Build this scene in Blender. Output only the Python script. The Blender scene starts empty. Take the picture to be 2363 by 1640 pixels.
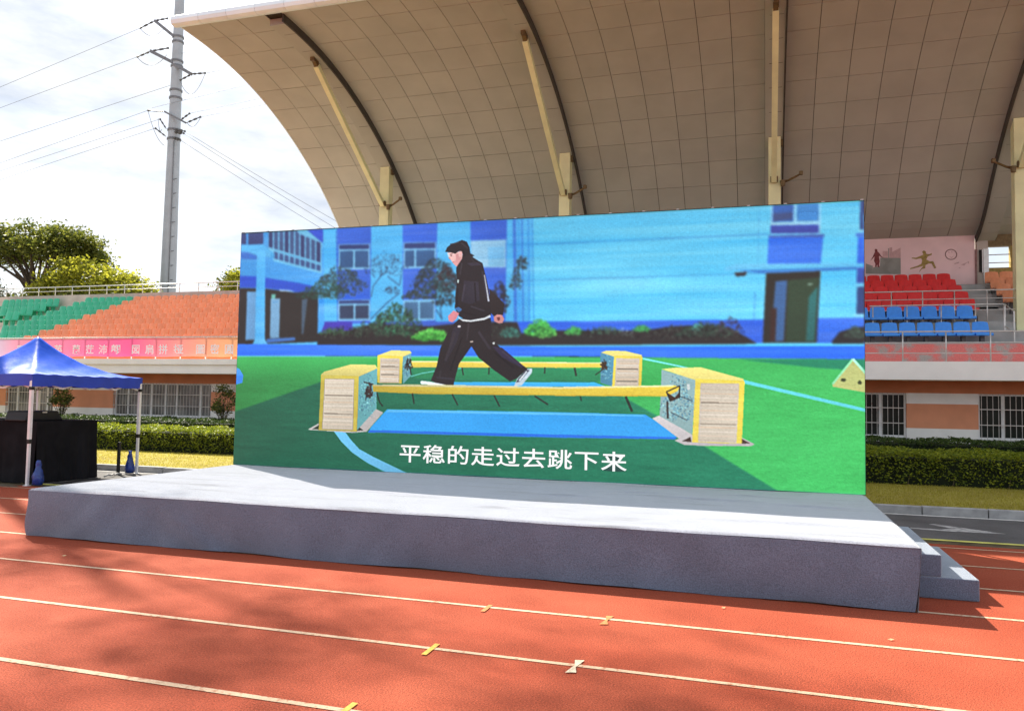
import bpy, math, random
import numpy as np
from mathutils import Vector, Matrix
random.seed(7); RNG = np.random.default_rng(7)
sc = bpy.context.scene
COL = sc.collection
R = math.radians

# ------------------------------------------------------------------ camera
FPX = 1855.86
cd = bpy.data.cameras.new('camera'); cam = bpy.data.objects.new('camera', cd); COL.objects.link(cam)
cd.sensor_fit = 'HORIZONTAL'; cd.sensor_width = 36; cd.lens = FPX / 2363 * 36
cd.clip_start = .1; cd.clip_end = 3000
_yaw, _pit, _rol = -0.3058, 0.0544, 0.0176
_F = Vector((math.sin(_yaw) * math.cos(_pit), math.cos(_yaw) * math.cos(_pit), math.sin(_pit)))
_R0 = Vector((math.cos(_yaw), -math.sin(_yaw), 0)); _U0 = _R0.cross(_F)
_r = math.cos(_rol) * _R0 + math.sin(_rol) * _U0; _u = -math.sin(_rol) * _R0 + math.cos(_rol) * _U0
mw = Matrix.Identity(4)
for i in range(3):
    mw[i][0] = _r[i]; mw[i][1] = _u[i]; mw[i][2] = -_F[i]
mw.translation = Vector((0, 0, 1.7806))
cam.matrix_world = mw
sc.camera = cam

# ------------------------------------------------------------------ sky, sun, exposure
SUN = Vector((-.88, .63, 1.0)).normalized()          # towards the sun: behind the screen, left
w = bpy.data.worlds.new('World'); sc.world = w; w.use_nodes = True
nt = w.node_tree; nt.nodes.clear()
out = nt.nodes.new('ShaderNodeOutputWorld'); bg = nt.nodes.new('ShaderNodeBackground')
sky = nt.nodes.new('ShaderNodeTexSky'); sky.sky_type = 'NISHITA'; sky.sun_disc = False
sky.sun_elevation = math.asin(SUN.z); sky.sun_rotation = math.atan2(SUN.x, SUN.y)
sky.air_density = 1.0; sky.dust_density = 1.5; sky.ozone_density = 1.0
tc = nt.nodes.new('ShaderNodeTexCoord'); mp = nt.nodes.new('ShaderNodeMapping'); mp.inputs['Scale'].default_value = (1.6, 1.6, 5.0)
no = nt.nodes.new('ShaderNodeTexNoise'); no.inputs['Scale'].default_value = 1.7; no.inputs['Detail'].default_value = 7; no.inputs['Roughness'].default_value = .55
cr = nt.nodes.new('ShaderNodeValToRGB'); cr.color_ramp.elements[0].position = .30; cr.color_ramp.elements[1].position = .58
cr.color_ramp.elements[0].color = (.55, .55, .55, 1); cr.color_ramp.elements[1].color = (1, 1, 1, 1)
mx = nt.nodes.new('ShaderNodeMix'); mx.data_type = 'RGBA'
n2_ = nt.nodes.new('ShaderNodeTexNoise'); n2_.inputs['Scale'].default_value = 3.2; n2_.inputs['Detail'].default_value = 8; n2_.inputs['Roughness'].default_value = .6
cr2 = nt.nodes.new('ShaderNodeValToRGB'); cr2.color_ramp.elements[0].position = .36; cr2.color_ramp.elements[1].position = .60
cr2.color_ramp.elements[0].color = (3.0, 3.32, 3.85, 1); cr2.color_ramp.elements[1].color = (4.5, 4.62, 4.75, 1)
nt.links.new(mp.outputs[0], n2_.inputs['Vector']); nt.links.new(n2_.outputs['Fac'], cr2.inputs['Fac']); nt.links.new(cr2.outputs['Color'], mx.inputs[7])
nt.links.new(tc.outputs['Generated'], mp.inputs['Vector']); nt.links.new(mp.outputs[0], no.inputs['Vector'])
nt.links.new(no.outputs['Fac'], cr.inputs['Fac']); nt.links.new(cr.outputs['Color'], mx.inputs[0])
nt.links.new(sky.outputs[0], mx.inputs[6]); nt.links.new(mx.outputs[2], bg.inputs['Color'])
bg.inputs['Strength'].default_value = .1
nt.links.new(bg.outputs[0], out.inputs['Surface'])
ld = bpy.data.lights.new('sun', 'SUN'); ld.energy = 5.0; ld.angle = R(.55); ld.color = (1, .93, .80)
sun = bpy.data.objects.new('sun', ld); COL.objects.link(sun)
sun.rotation_euler = SUN.to_track_quat('Z', 'Y').to_euler()
EXPOSURE = 1.27
sc.view_settings.view_transform = 'Standard'; sc.view_settings.look = 'None'
sc.view_settings.exposure = EXPOSURE; sc.view_settings.gamma = 1; sc.view_settings.use_curve_mapping = False
sc.render.engine = 'CYCLES'
sc.cycles.use_denoising = True
sc.cycles.max_bounces = 8; sc.cycles.diffuse_bounces = 4

# ------------------------------------------------------------------ helpers
class MB:
    def __init__(s): s.v = []; s.f = []
    def add(s, vs, fs):
        n = len(s.v); s.v += [tuple(p) for p in vs]; s.f += [tuple(i + n for i in q) for q in fs]; return s
    def box(s, x0, x1, y0, y1, z0, z1):
        return s.add([(x0, y0, z0), (x1, y0, z0), (x1, y1, z0), (x0, y1, z0), (x0, y0, z1), (x1, y0, z1), (x1, y1, z1), (x0, y1, z1)],
                     [(0, 3, 2, 1), (4, 5, 6, 7), (0, 1, 5, 4), (1, 2, 6, 5), (2, 3, 7, 6), (3, 0, 4, 7)])
    def tube(s, pts, r, n=6, cap=True):
        pts = [Vector(p) for p in pts]; k = len(pts); rr = r if isinstance(r, (list, tuple)) else [r] * k
        vs = []; fs = []
        for i, p in enumerate(pts):
            t = (pts[min(i + 1, k - 1)] - pts[max(i - 1, 0)]).normalized()
            a = Vector((0, 0, 1)) if abs(t.z) < .9 else Vector((1, 0, 0))
            u = t.cross(a).normalized(); q = t.cross(u)
            for j in range(n):
                an = 2 * math.pi * j / n
                vs.append(p + (u * math.cos(an) + q * math.sin(an)) * rr[i])
        for i in range(k - 1):
            for j in range(n):
                b = (j + 1) % n
                fs.append((i * n + j, i * n + b, (i + 1) * n + b, (i + 1) * n + j))
        if cap: fs.append(tuple(range(n))[::-1]); fs.append(tuple(range((k - 1) * n, k * n)))
        return s.add(vs, fs)
    def bar(s, a, b, w, h, up=(0, 0, 1)):
        a = Vector(a); b = Vector(b); t = (b - a).normalized(); q = t.cross(Vector(up)).normalized(); u = q.cross(t)
        vs = [p + q * i * w / 2 + u * j * h / 2 for p in (a, b) for i, j in ((-1, -1), (1, -1), (1, 1), (-1, 1))]
        return s.add(vs, [(0, 1, 2, 3), (7, 6, 5, 4), (0, 4, 5, 1), (1, 5, 6, 2), (2, 6, 7, 3), (3, 7, 4, 0)])
    def lathe(s, prof, c, n=14):
        vs = []; fs = []; k = len(prof)
        for r, z in prof:
            for j in range(n):
                an = 2 * math.pi * j / n; vs.append((c[0] + r * math.cos(an), c[1] + r * math.sin(an), c[2] + z))
        for i in range(k - 1):
            for j in range(n):
                b = (j + 1) % n; fs.append((i * n + j, i * n + b, (i + 1) * n + b, (i + 1) * n + j))
        fs.append(tuple(range(n))[::-1]); fs.append(tuple(range((k - 1) * n, k * n)))
        return s.add(vs, fs)
    def grid(s, fn, nu, nv):
        vs = [fn(i / nu, j / nv) for j in range(nv + 1) for i in range(nu + 1)]
        fs = [(j * (nu + 1) + i, j * (nu + 1) + i + 1, (j + 1) * (nu + 1) + i + 1, (j + 1) * (nu + 1) + i) for j in range(nv) for i in range(nu)]
        return s.add(vs, fs)
    def extrude(s, poly, axis, a0, a1):
        """poly of 2-d points pushed along an axis: 'x' (y,z), 'y' (x,z), 'z' (x,y)"""
        def P(q, a): return {'x': (a, q[0], q[1]), 'y': (q[0], a, q[1]), 'z': (q[0], q[1], a)}[axis]
        n = len(poly); vs = [P(q, a0) for q in poly] + [P(q, a1) for q in poly]
        return s.add(vs, [tuple(range(n)), tuple(range(2 * n - 1, n - 1, -1))] + [(i, (i + 1) % n, n + (i + 1) % n, n + i)[::-1] for i in range(n)])
    def mesh(s, name):
        m = bpy.data.meshes.new(name); m.from_pydata(s.v, [], s.f); m.update(); return m
    def build(s, name, mat, parent=None, smooth=False, bevel=0):
        m = s.mesh(name); fixn(m)
        if smooth: m.polygons.foreach_set('use_smooth', [True] * len(m.polygons))
        return put(name, m, mat, parent, bevel)
def fixn(m):
    import bmesh
    b = bmesh.new(); b.from_mesh(m); bmesh.ops.recalc_face_normals(b, faces=b.faces); b.to_mesh(m); b.free()
def put(name, m, mat, parent=None, bevel=0):
    o = bpy.data.objects.new(name, m); COL.objects.link(o)
    if mat is not None and len(m.materials) == 0: m.materials.append(mat)
    if parent is not None: o.parent = parent
    if bevel:
        b = o.modifiers.new('bevel', 'BEVEL'); b.width = bevel; b.segments = 2; b.limit_method = 'ANGLE'
    return o
def tag(o, label=None, cat=None, group=None, kind=None):
    if label: o['label'] = label
    if cat: o['category'] = cat
    if group: o['group'] = group
    if kind: o['kind'] = kind
    return o
def thing(name, label, cat, loc=(0, 0, 0), group=None):
    o = bpy.data.objects.new(name, None); COL.objects.link(o); o.location = loc; o.empty_display_size = .2
    return tag(o, label, cat, group)
def local(o, parent):
    """keep world-space vertices when parented to an Empty that stands at its base"""
    o.parent = parent; o.location = -parent.location; return o
def quads(name, V, mat, parent=None, kind=None):
    V = np.asarray(V, np.float32); n, k = V.shape[0], V.shape[1]
    m = bpy.data.meshes.new(name); m.vertices.add(n * k); m.loops.add(n * k); m.polygons.add(n)
    m.vertices.foreach_set('co', V.reshape(-1)); m.loops.foreach_set('vertex_index', np.arange(n * k, dtype=np.int32))
    m.polygons.foreach_set('loop_start', np.arange(0, n * k, k, dtype=np.int32)); m.polygons.foreach_set('loop_total', np.full(n, k, np.int32))
    m.update(calc_edges=True)
    o = put(name, m, mat, parent)
    if kind: o['kind'] = kind
    return o
def leaves(P, size, up=.3, aspect=.55):
    """one leaf-shaped quad at each point, random attitude"""
    n = len(P); a = RNG.normal(size=(n, 3)); a[:, 2] = a[:, 2] * .6 + up * 0
    a /= np.linalg.norm(a, axis=1)[:, None]; b = RNG.normal(size=(n, 3)); b -= (b * a).sum(1)[:, None] * a
    b /= np.linalg.norm(b, axis=1)[:, None]
    s = size * RNG.uniform(.6, 1.35, n)[:, None]
    return np.stack([P - a * s, P + b * s * aspect, P + a * s, P - b * s * aspect], 1)
def ordn(n):
    wd = ['', 'first', 'second', 'third', 'fourth', 'fifth', 'sixth', 'seventh', 'eighth', 'ninth', 'tenth', 'eleventh', 'twelfth']
    if n < len(wd): return wd[n]
    return '%d%s' % (n, 'th' if 10 <= n % 100 <= 20 else {1: 'st', 2: 'nd', 3: 'rd'}.get(n % 10, 'th'))

# ------------------------------------------------------------------ materials
def lin(c): return tuple((x / 255 / 12.92 if x / 255 <= .04045 else ((x / 255 + .055) / 1.055) ** 2.4) for x in c)
def pm(name, col, rough=.7, var=.12, scale=6, bump=0, bscale=80, spec=.3, metal=0, detail=4, rnd=0, col2=None, lo=.35, hi=.65, fine=0, fscale=300, island=0):
    m = bpy.data.materials.new(name); m.use_nodes = True; t = m.node_tree; b = t.nodes['Principled BSDF']
    b.inputs['Roughness'].default_value = rough; b.inputs['Specular IOR Level'].default_value = spec; b.inputs['Metallic'].default_value = metal
    tc = t.nodes.new('ShaderNodeTexCoord'); n = t.nodes.new('ShaderNodeTexNoise'); n.inputs['Scale'].default_value = scale; n.inputs['Detail'].default_value = detail
    t.links.new(tc.outputs['Object'], n.inputs['Vector'])
    r = t.nodes.new('ShaderNodeValToRGB'); r.color_ramp.elements[0].position = lo; r.color_ramp.elements[1].position = hi
    c2 = col2 if col2 else tuple(min(1, x * (1 + var)) for x in col); c1 = col if col2 else tuple(x * (1 - var) for x in col)
    r.color_ramp.elements[0].color = (*c1, 1); r.color_ramp.elements[1].color = (*c2, 1)
    t.links.new(n.outputs['Fac'], r.inputs['Fac']); src = r.outputs['Color']
    def vary(src, fac, lo_, hi_):
        mr = t.nodes.new('ShaderNodeMapRange'); mr.inputs[3].default_value = lo_; mr.inputs[4].default_value = hi_; t.links.new(fac, mr.inputs[0])
        h = t.nodes.new('ShaderNodeHueSaturation'); t.links.new(src, h.inputs['Color']); t.links.new(mr.outputs[0], h.inputs['Value']); return h.outputs[0]
    if fine:
        n2 = t.nodes.new('ShaderNodeTexNoise'); n2.inputs['Scale'].default_value = fscale; n2.inputs['Detail'].default_value = 2
        t.links.new(tc.outputs['Object'], n2.inputs['Vector'])
        mr = t.nodes.new('ShaderNodeMapRange'); mr.inputs[1].default_value = .3; mr.inputs[2].default_value = .7; mr.inputs[3].default_value = 1 - fine; mr.inputs[4].default_value = 1 + fine
        t.links.new(n2.outputs['Fac'], mr.inputs[0]); h = t.nodes.new('ShaderNodeHueSaturation'); t.links.new(src, h.inputs['Color']); t.links.new(mr.outputs[0], h.inputs['Value']); src = h.outputs[0]
    if rnd:
        oi = t.nodes.new('ShaderNodeObjectInfo'); src = vary(src, oi.outputs['Random'], 1 - rnd, 1 + rnd)
    if island:
        ge = t.nodes.new('ShaderNodeNewGeometry'); src = vary(src, ge.outputs['Random Per Island'], 1 - island, 1 + island)
    t.links.new(src, b.inputs['Base Color'])
    if bump:
        n3 = t.nodes.new('ShaderNodeTexNoise'); n3.inputs['Scale'].default_value = bscale; n3.inputs['Detail'].default_value = 3
        t.links.new(tc.outputs['Object'], n3.inputs['Vector'])
        bp = t.nodes.new('ShaderNodeBump'); bp.inputs['Strength'].default_value = bump; bp.inputs['Distance'].default_value = .02
        t.links.new(n3.outputs['Fac'], bp.inputs['Height']); t.links.new(bp.outputs[0], b.inputs['Normal'])
    return m
def leafmat(name, c1, c2, trans=.35, rough=.5):
    m = bpy.data.materials.new(name); m.use_nodes = True; t = m.node_tree; b = t.nodes['Principled BSDF']; b.inputs['Roughness'].default_value = rough; b.inputs['Specular IOR Level'].default_value = .3
    ge = t.nodes.new('ShaderNodeNewGeometry'); r = t.nodes.new('ShaderNodeValToRGB'); r.color_ramp.elements[0].color = (*c1, 1); r.color_ramp.elements[1].color = (*c2, 1)
    t.links.new(ge.outputs['Random Per Island'], r.inputs['Fac']); t.links.new(r.outputs[0], b.inputs['Base Color'])
    tr = t.nodes.new('ShaderNodeBsdfTranslucent'); t.links.new(r.outputs[0], tr.inputs['Color'])
    ms = t.nodes.new('ShaderNodeMixShader'); ms.inputs[0].default_value = trans
    t.links.new(b.outputs[0], ms.inputs[1]); t.links.new(tr.outputs[0], ms.inputs[2]); t.links.new(ms.outputs[0], t.nodes['Material Output'].inputs['Surface'])
    return m
M = {}
M['track'] = pm('track rubber', (.32, .050, .021), .85, scale=.8, col2=(.42, .088, .042), bump=.8, bscale=110, fine=.42, fscale=85, spec=.15, lo=.28, hi=.72, detail=9)
M['line'] = pm('track line paint', (.40, .16, .09), .8, .2, 22, col2=(.57, .40, .27), lo=.30, hi=.46, detail=6, bump=.3, bscale=150, fine=.15, fscale=140)
M['mark_y'] = pm('yellow mark paint', (.62, .35, .06), .8, .25, 20, fine=.2, fscale=120)
M['mark_w'] = pm('pale mark paint', (.62, .52, .38), .8, .25, 20, fine=.2, fscale=120)
M['mark_o'] = pm('faded mark paint', (.50, .18, .06), .8, .25, 20, fine=.2, fscale=120)
M['asphalt'] = pm('asphalt', (.10, .095, .095), .9, .2, 1.2, bump=.3, bscale=120, fine=.25, fscale=160)
M['road_paint'] = pm('worn road paint', (.20, .19, .19), .85, scale=9, col2=(.46, .45, .44), lo=.35, hi=.6, fine=.2, fscale=90)
M['road_line'] = pm('road line paint', (.62, .60, .57), .8, .15, 8, fine=.15, fscale=90)
M['yellow_line'] = pm('yellow edge line', (.55, .52, .13), .8, .2, 6, fine=.15, fscale=90)
M['gutter'] = pm('gutter earth', (.10, .075, .04), .95, .4, 5, bump=.6, bscale=60)
M['kerb'] = pm('kerb stone', (.30, .30, .30), .85, .18, 5, bump=.2, bscale=80, rnd=.14)
M['soil'] = pm('lawn soil', (.30, .235, .055), .95, scale=1.1, col2=(.40, .34, .07), bump=.8, bscale=40, fine=.25, fscale=70)
M['ground'] = pm('far ground', (.22, .21, .19), .95, .2, .2)
M['grass'] = leafmat('grass blades', (.30, .27, .04), (.50, .43, .06), .5)
M['carpet'] = pm('stage carpet darkened for shade', (.150, .188, .262), .97, .08, 2.2, bump=.6, bscale=120, spec=.05, fine=.27, fscale=95)  # skirt and step copy of the carpet, shade darkened into its colour
def sheen(m, w_, r_, c):
    b = m.node_tree.nodes['Principled BSDF']; b.inputs['Sheen Weight'].default_value = w_; b.inputs['Sheen Roughness'].default_value = r_; b.inputs['Sheen Tint'].default_value = (*c, 1)
sheen(M['carpet'], .8, .45, (1, 1, 1)); M['deck'] = pm('stage carpet lightened on top', (.225, .240, .31), .97, .08, 3, bump=.5, bscale=160, spec=.05, fine=.24, fscale=60); sheen(M['deck'], 1.0, .45, (1, 1, 1)); sheen(M['track'], .06, .5, (1, .6, .4))  # deck copy of the same carpet, lightened to carry the sunlit top
M['concrete'] = pm('stand concrete', (.40, .41, .40), .9, .12, 2, bump=.2, bscale=30)
M['aisle'] = pm('aisle concrete', (.52, .46, .40), .9, .12, 2, bump=.2, bscale=30)
M['cream'] = pm('cream render', (.93, .91, .85), .8, .04, 1.5, bump=.1, bscale=90)
M['white_wall'] = pm('white render', (.86, .84, .82), .85, .05, 2, bump=.1, bscale=90)
M['orange_wall'] = pm('orange render', (.70, .30, .17), .85, .06, 2, bump=.15, bscale=90)
M['orange_shaded'] = pm('orange render darkened for shade', (.60, .22, .11), .85, .08, 2, bump=.15, bscale=90)  # orange wall tone with the shade under the ledge put into it
M['peel'] = pm('peeling pink paint', (.44, .40, .37), .85, scale=3.2, col2=(.78, .22, .20), lo=.36, hi=.50, detail=6, fine=.12, fscale=30)
M['low_orange'] = pm('peeling orange paint', (.62, .30, .13), .85, scale=3.2, col2=(.85, .30, .12), lo=.36, hi=.5, detail=6)
M['pink'] = pm('pink wall paint', (.82, .60, .59), .85, .06, 1.4)
M['mural_red'] = pm('mural dark red', (.22, .06, .06), .85, .15, 12)
M['mural_gold'] = pm('mural ochre', (.34, .25, .08), .85, .25, 14)
M['mural_grey'] = pm('mural grey', (.27, .28, .25), .85, .12, 4)
M['mural_line'] = pm('mural brown', (.26, .15, .14), .85, .15, 8)
M['mural_pale'] = pm('mural pale pink', (.58, .38, .37), .85, .1, 8)
M['steel'] = pm('railing steel', (.62, .61, .58), .35, .08, 10, spec=.5, metal=.5)
M['white_metal'] = pm('white painted steel', (.78, .78, .78), .4, .05, 8, spec=.4)
M['frame'] = pm('window frame', (.76, .76, .75), .4, .05, 8, spec=.4)
M['bar'] = pm('window bar steel', (.55, .53, .50), .4, .1, 20, metal=.3, spec=.5)
M['glass_dark'] = pm('dark window glass', (.010, .014, .010), .3, .5, .8, spec=.18)
M['glass_curtain'] = pm('curtained window glass', (.17, .17, .16), .25, .5, 1.6, spec=.5)
M['opaque_dark'] = pm('dark recess', (.02, .02, .018), .9)
M['soffit'] = pm('soffit panel', (.44, .465, .405), .55, .05, .9, rnd=.035, spec=.25)
M['soffit_gap'] = pm('soffit joint', (.05, .043, .035), .9)
M['rib'] = pm('soffit rib casing', (.41, .43, .37), .6, .06, .8)
M['fascia'] = pm('fascia sheet', (.80, .95, 1.0), .55, .05, 1, spec=.4, rnd=.03)
M['column'] = pm('pale yellow steel', (.78, .79, .46), .5, .07, 2, spec=.35)
M['lamp'] = pm('bronze lamp fitting', (.16, .11, .05), .5, .2, 12, metal=.4)
M['roof'] = pm('roof sheet', (.55, .56, .58), .5, .08, 1)
for nm, c in (('orange', (.76, .30, .145)), ('green', (.045, .42, .25)), ('red', (.74, .03, .03)), ('blue', (.05, .30, .88))):
    M['seat_' + nm] = pm(nm + ' seat plastic', c, .42, .06, 7, rnd=.07, spec=.4)
M['seat_leg'] = pm('seat bracket', (.16, .16, .16), .5)
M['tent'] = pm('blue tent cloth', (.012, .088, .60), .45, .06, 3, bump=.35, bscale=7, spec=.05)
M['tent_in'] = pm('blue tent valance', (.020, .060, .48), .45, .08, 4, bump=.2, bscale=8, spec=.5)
M['black_cloth'] = pm('black table cloth', (.010, .010, .012), .9, .3, 3, bump=.2, bscale=10, spec=.15)
M['black_case'] = pm('black equipment case', (.012, .012, .013), .5, .2, 8, spec=.4)
M['black'] = pm('black plastic', (.02, .02, .02), .5)
M['bag'] = pm('blue water bag', (.012, .045, .24), .25, .25, 9, bump=.6, bscale=18, spec=.6)
M['pole'] = pm('galvanised pole', (.42, .44, .46), .55, .06, 1.2, metal=.2)
M['pole_iron'] = pm('pole ironwork', (.20, .20, .21), .6, .15, 4, metal=.3)
M['insul'] = pm('insulator', (.10, .095, .09), .5)
M['wire'] = pm('power wire', (.24, .24, .25), .6)
M['bark'] = pm('bark', (.10, .075, .05), .9, .3, 8, bump=.6, bscale=20)
M['cabinet'] = pm('led cabinet', (.03, .03, .032), .6)
M['paper'] = pm('dry leaf', (.50, .34, .18), .8)
M['cable'] = pm('grey cable', (.35, .34, .33), .6)

# worn stains on the deck carpet
t = M['deck'].node_tree; b = t.nodes['Principled BSDF']; src = b.inputs['Base Color'].links[0].from_socket
tcn = t.nodes.new('ShaderNodeTexCoord'); mpn = t.nodes.new('ShaderNodeMapping'); mpn.inputs['Scale'].default_value = (.9, 5.5, 1); ns = t.nodes.new('ShaderNodeTexNoise'); ns.inputs['Scale'].default_value = 1.0; ns.inputs['Detail'].default_value = 5
rs = t.nodes.new('ShaderNodeValToRGB'); rs.color_ramp.elements[0].position = .57; rs.color_ramp.elements[1].position = .68; rs.color_ramp.elements[0].color = (1, 1, 1, 1); rs.color_ramp.elements[1].color = (.50, .50, .53, 1)
mm = t.nodes.new('ShaderNodeMix'); mm.data_type = 'RGBA'; mm.blend_type = 'MULTIPLY'; mm.inputs[0].default_value = 1
t.links.new(tcn.outputs['Object'], mpn.inputs[0]); t.links.new(mpn.outputs[0], ns.inputs['Vector']); t.links.new(ns.outputs['Fac'], rs.inputs['Fac']); t.links.new(src, mm.inputs[6]); t.links.new(rs.outputs[0], mm.inputs[7]); t.links.new(mm.outputs[2], b.inputs['Base Color'])
# ================================================================== setting: ground, track, road, lawn
def struct(o): return tag(o, kind='structure')
struct(MB().add([(-400, -60, -.02), (400, -60, -.02), (400, 900, -.02), (-400, 900, -.02)], [(0, 1, 2, 3)]).build('ground', M['ground']))
track = struct(MB().add([(-60, -30, 0), (40, -30, 0), (40, 11.78, 0), (-60, 11.78, 0)], [(0, 1, 2, 3)]).build('track', M['track']))
LANE0 = 10.279
for k in range(-1, 8):
    y = LANE0 - 1.22 * k
    wd = .05
    mb = MB(); n = 60
    # slightly uneven paint edges
    e0 = [y - wd / 2 + random.uniform(-.003, .003) for _ in range(n + 1)]; e1 = [y + wd / 2 + random.uniform(-.003, .003) for _ in range(n + 1)]
    xs = [-40 + 60 * i / n for i in range(n + 1)]
    mb.add([(x, a, .004) for x, a in zip(xs, e0)] + [(x, a, .004) for x, a in zip(xs, e1)], [(i, i + 1, n + 2 + i, n + 1 + i) for i in range(n)])
    mb.build('lane_line', M['line'], track)
def mark(x, y, mat, l, kind):
    mb = MB()
    if kind == 'bar':
        mb.add([(x - .018, y - l * .44, .0072), (x + .022, y - l * .44, .0072), (x + .016, y + l * .44, .0072), (x - .022, y + l * .44, .0072)], [(0, 1, 2, 3)])
    else:
        mb.add([(x - .035, y - l * .55, .0072), (x + .035, y - l * .45, .0072), (x + .008, y - .01, .0072), (x + .035, y + l * .55, .0072), (x - .03, y + l * .5, .0072), (x - .008, y + .02, .0072)], [(0, 1, 2, 5), (5, 2, 3, 4)])
    mb.build('lane_mark', mat, track)
for x, y, m_, l_, k_ in ((-2.26, 5.37, 'mark_y', .30, 'bar'), (-1.215, 5.37, 'mark_w', .26, 'dart'), (-2.26, 6.57, 'mark_o', .26, 'bar'), (-1.23, 6.57, 'mark_o', .26, 'dart'), (-2.27, 4.16, 'mark_y', .30, 'bar'), (-1.21, 4.16, 'mark_w', .26, 'dart')):
    mark(x, y, M[m_], l_, k_)
for (x, y, r) in ((-7.24, 6.96, .4), (.91, 6.82, .1), (-.35, 7.33, .7)):
    l = MB().add([(-.025, -.007, .008), (.0, -.016, .004), (.028, .0, .01), (.0, .012, .012), (0, 0, .006)], [(0, 1, 4), (1, 2, 4), (2, 3, 4), (3, 0, 4)]).build('dry_leaf', M['paper'])
    l.location = (x, y, .002); l.rotation_euler[2] = r
    tag(l, {-7.24: 'pale dry leaf lying on the track near the left end of the stage', .91: 'small pale leaf on the sunlit track near the right stage corner', -.35: 'tiny scrap in the strip of shade along the stage foot'}[x], 'leaf')

struct(MB().add([(-60, 11.78, -.006), (40, 11.78, -.006), (40, 12.06, -.006), (-60, 12.06, -.006)], [(0, 1, 2, 3)]).build('gutter', M['gutter']))
road = struct(MB().add([(-60, 12.06, -.002), (40, 12.06, -.002), (40, 14.86, -.002), (-60, 14.86, -.002)], [(0, 1, 2, 3)]).build('road', M['asphalt']))
MB().add([(-60, 12.06, .003), (40, 12.06, .003), (40, 12.19, .003), (-60, 12.19, .003)], [(0, 1, 2, 3)]).build('yellow_edge_line', M['yellow_line'], road)
MB().add([(-60, 14.66, .003), (40, 14.66, .003), (40, 14.78, .003), (-60, 14.78, .003)], [(0, 1, 2, 3)]).build('white_edge_line', M['road_line'], road)
MB().add([(2.02, 13.08, .003), (2.55, 13.0, .003), (3.25, 13.08, .003), (2.85, 13.42, .003), (2.45, 13.72, .003), (2.36, 13.66, .003), (2.6, 13.32, .003), (2.42, 13.16, .003), (2.04, 13.22, .003)],
         [(0, 1, 7, 8), (1, 2, 3, 6, 7), (3, 4, 5, 6)]).build('road_arrow', M['road_paint'], road)
kerb = struct(MB().box(-60, 40, 14.955, 15.05, -.2, .118).build('kerb', M['kerb']))
x = -24.0; ks = None
while x < 9:
    L_ = random.choice((.97, .97, .97, .97, .52)) if x < 1.2 else .97
    mb = MB().box(0, L_ - .014, 0, .15, -.1, .138)
    k_ = mb.build('kerbstone', M['kerb'], kerb, bevel=.012); k_.location = (x, 14.80 + random.uniform(-.006, .006), random.uniform(-.004, .004)); x += L_
# lawn rises gently towards the building
def lawnz(y): return .13 + max(0, (y - 15.0)) * .006
lawn = struct(MB().grid(lambda u, v: (-60 + 100 * u, 14.95 + 10.3 * v, lawnz(14.95 + 10.3 * v) - (.03 if v < .01 else 0)), 40, 12).build('lawn', M['soil']))
def grass(name, x0, x1, y0, y1, n):
    P = np.stack([RNG.uniform(x0, x1, n), RNG.uniform(y0, y1, n), np.zeros(n)], 1); P[:, 2] = .13 + np.maximum(0, P[:, 1] - 15) * .006 - .004
    h = RNG.uniform(.015, .05, n); a = RNG.uniform(0, 6.28, n); lx = RNG.normal(0, .016, n); ly = RNG.normal(0, .016, n)
    d = np.stack([np.cos(a), np.sin(a), np.zeros(n)], 1) * .005
    T = P + np.stack([lx, ly, h], 1)
    o = quads(name, np.stack([P - d, P + d, T], 1), M['grass']); return o
g = grass('grass', -24, -8.5, 14.98, 18.5, 45000); tag(g, 'short yellowing lawn grass behind the tent and left of the screen', 'grass', kind='stuff')
g = grass('grass', .5, 8.5, 14.98, 18.6, 40000); tag(g, 'short dry lawn grass in the shade right of the screen', 'grass', kind='stuff')

# ================================================================== stage
SX0, SX1, SY0, SY1, SH = -8.69, 1.285, 7.78, 11.90, .581
stage = thing('stage', 'low wide stage covered in light grey carpet in front of the LED wall', 'stage', (-3.7, 9.8, 0))
ridges = ((-6.3, 9.05, 1.0, .05, .010, .06), (-4.75, 9.22, .8, .04, .012, -.03), (-2.4, 10.0, .35, .05, .010, 0), (-.7, 10.35, .9, .05, .010, -.05), (-.25, 11.0, .3, .05, .009, 0),
          (.2, 8.62, .9, .05, .012, .04), (-2.9, 8.55, .25, .05, .010, 0), (-1.6, 10.7, .4, .05, .008, .05), (-7.3, 9.9, .8, .12, .010, .2), (.55, 10.2, .5, .04, .009, -.03))
def deckz(x, y):
    z = SH + .003 * math.sin(x * 1.9 + y) + .002 * math.sin(x * 4.1 - y * 2.3)
    for cx, cy, lx, ly, h, sl in ridges:
        z += 2.4 * h * math.exp(-((x - cx) / lx) ** 2 - ((y - cy - sl * (x - cx)) / ly) ** 2)
    e = min(x - SX0, SX1 - x, y - SY0, .05) / .05
    return z - .022 * (1 - max(0, e)) ** 2
def rem(u, n, k=4): return u
us = sorted(set([0, .002, .005, .995, .998, 1] + [i / 220 for i in range(221)])); vs_ = sorted(set([0, .004, .012] + [i / 110 for i in range(111)]))
mb = MB(); NU = len(us)
for v in vs_:
    for u in us:
        X = SX0 + (SX1 - SX0) * u; Yv = SY0 + (SY1 - SY0) * v; mb.v.append((X, Yv, deckz(X, Yv)))
for j in range(len(vs_) - 1):
    for i in range(NU - 1): mb.f.append((j * NU + i, j * NU + i + 1, (j + 1) * NU + i + 1, (j + 1) * NU + i))
local(mb.build('deck_carpet', M['deck'], smooth=True), stage)
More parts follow.
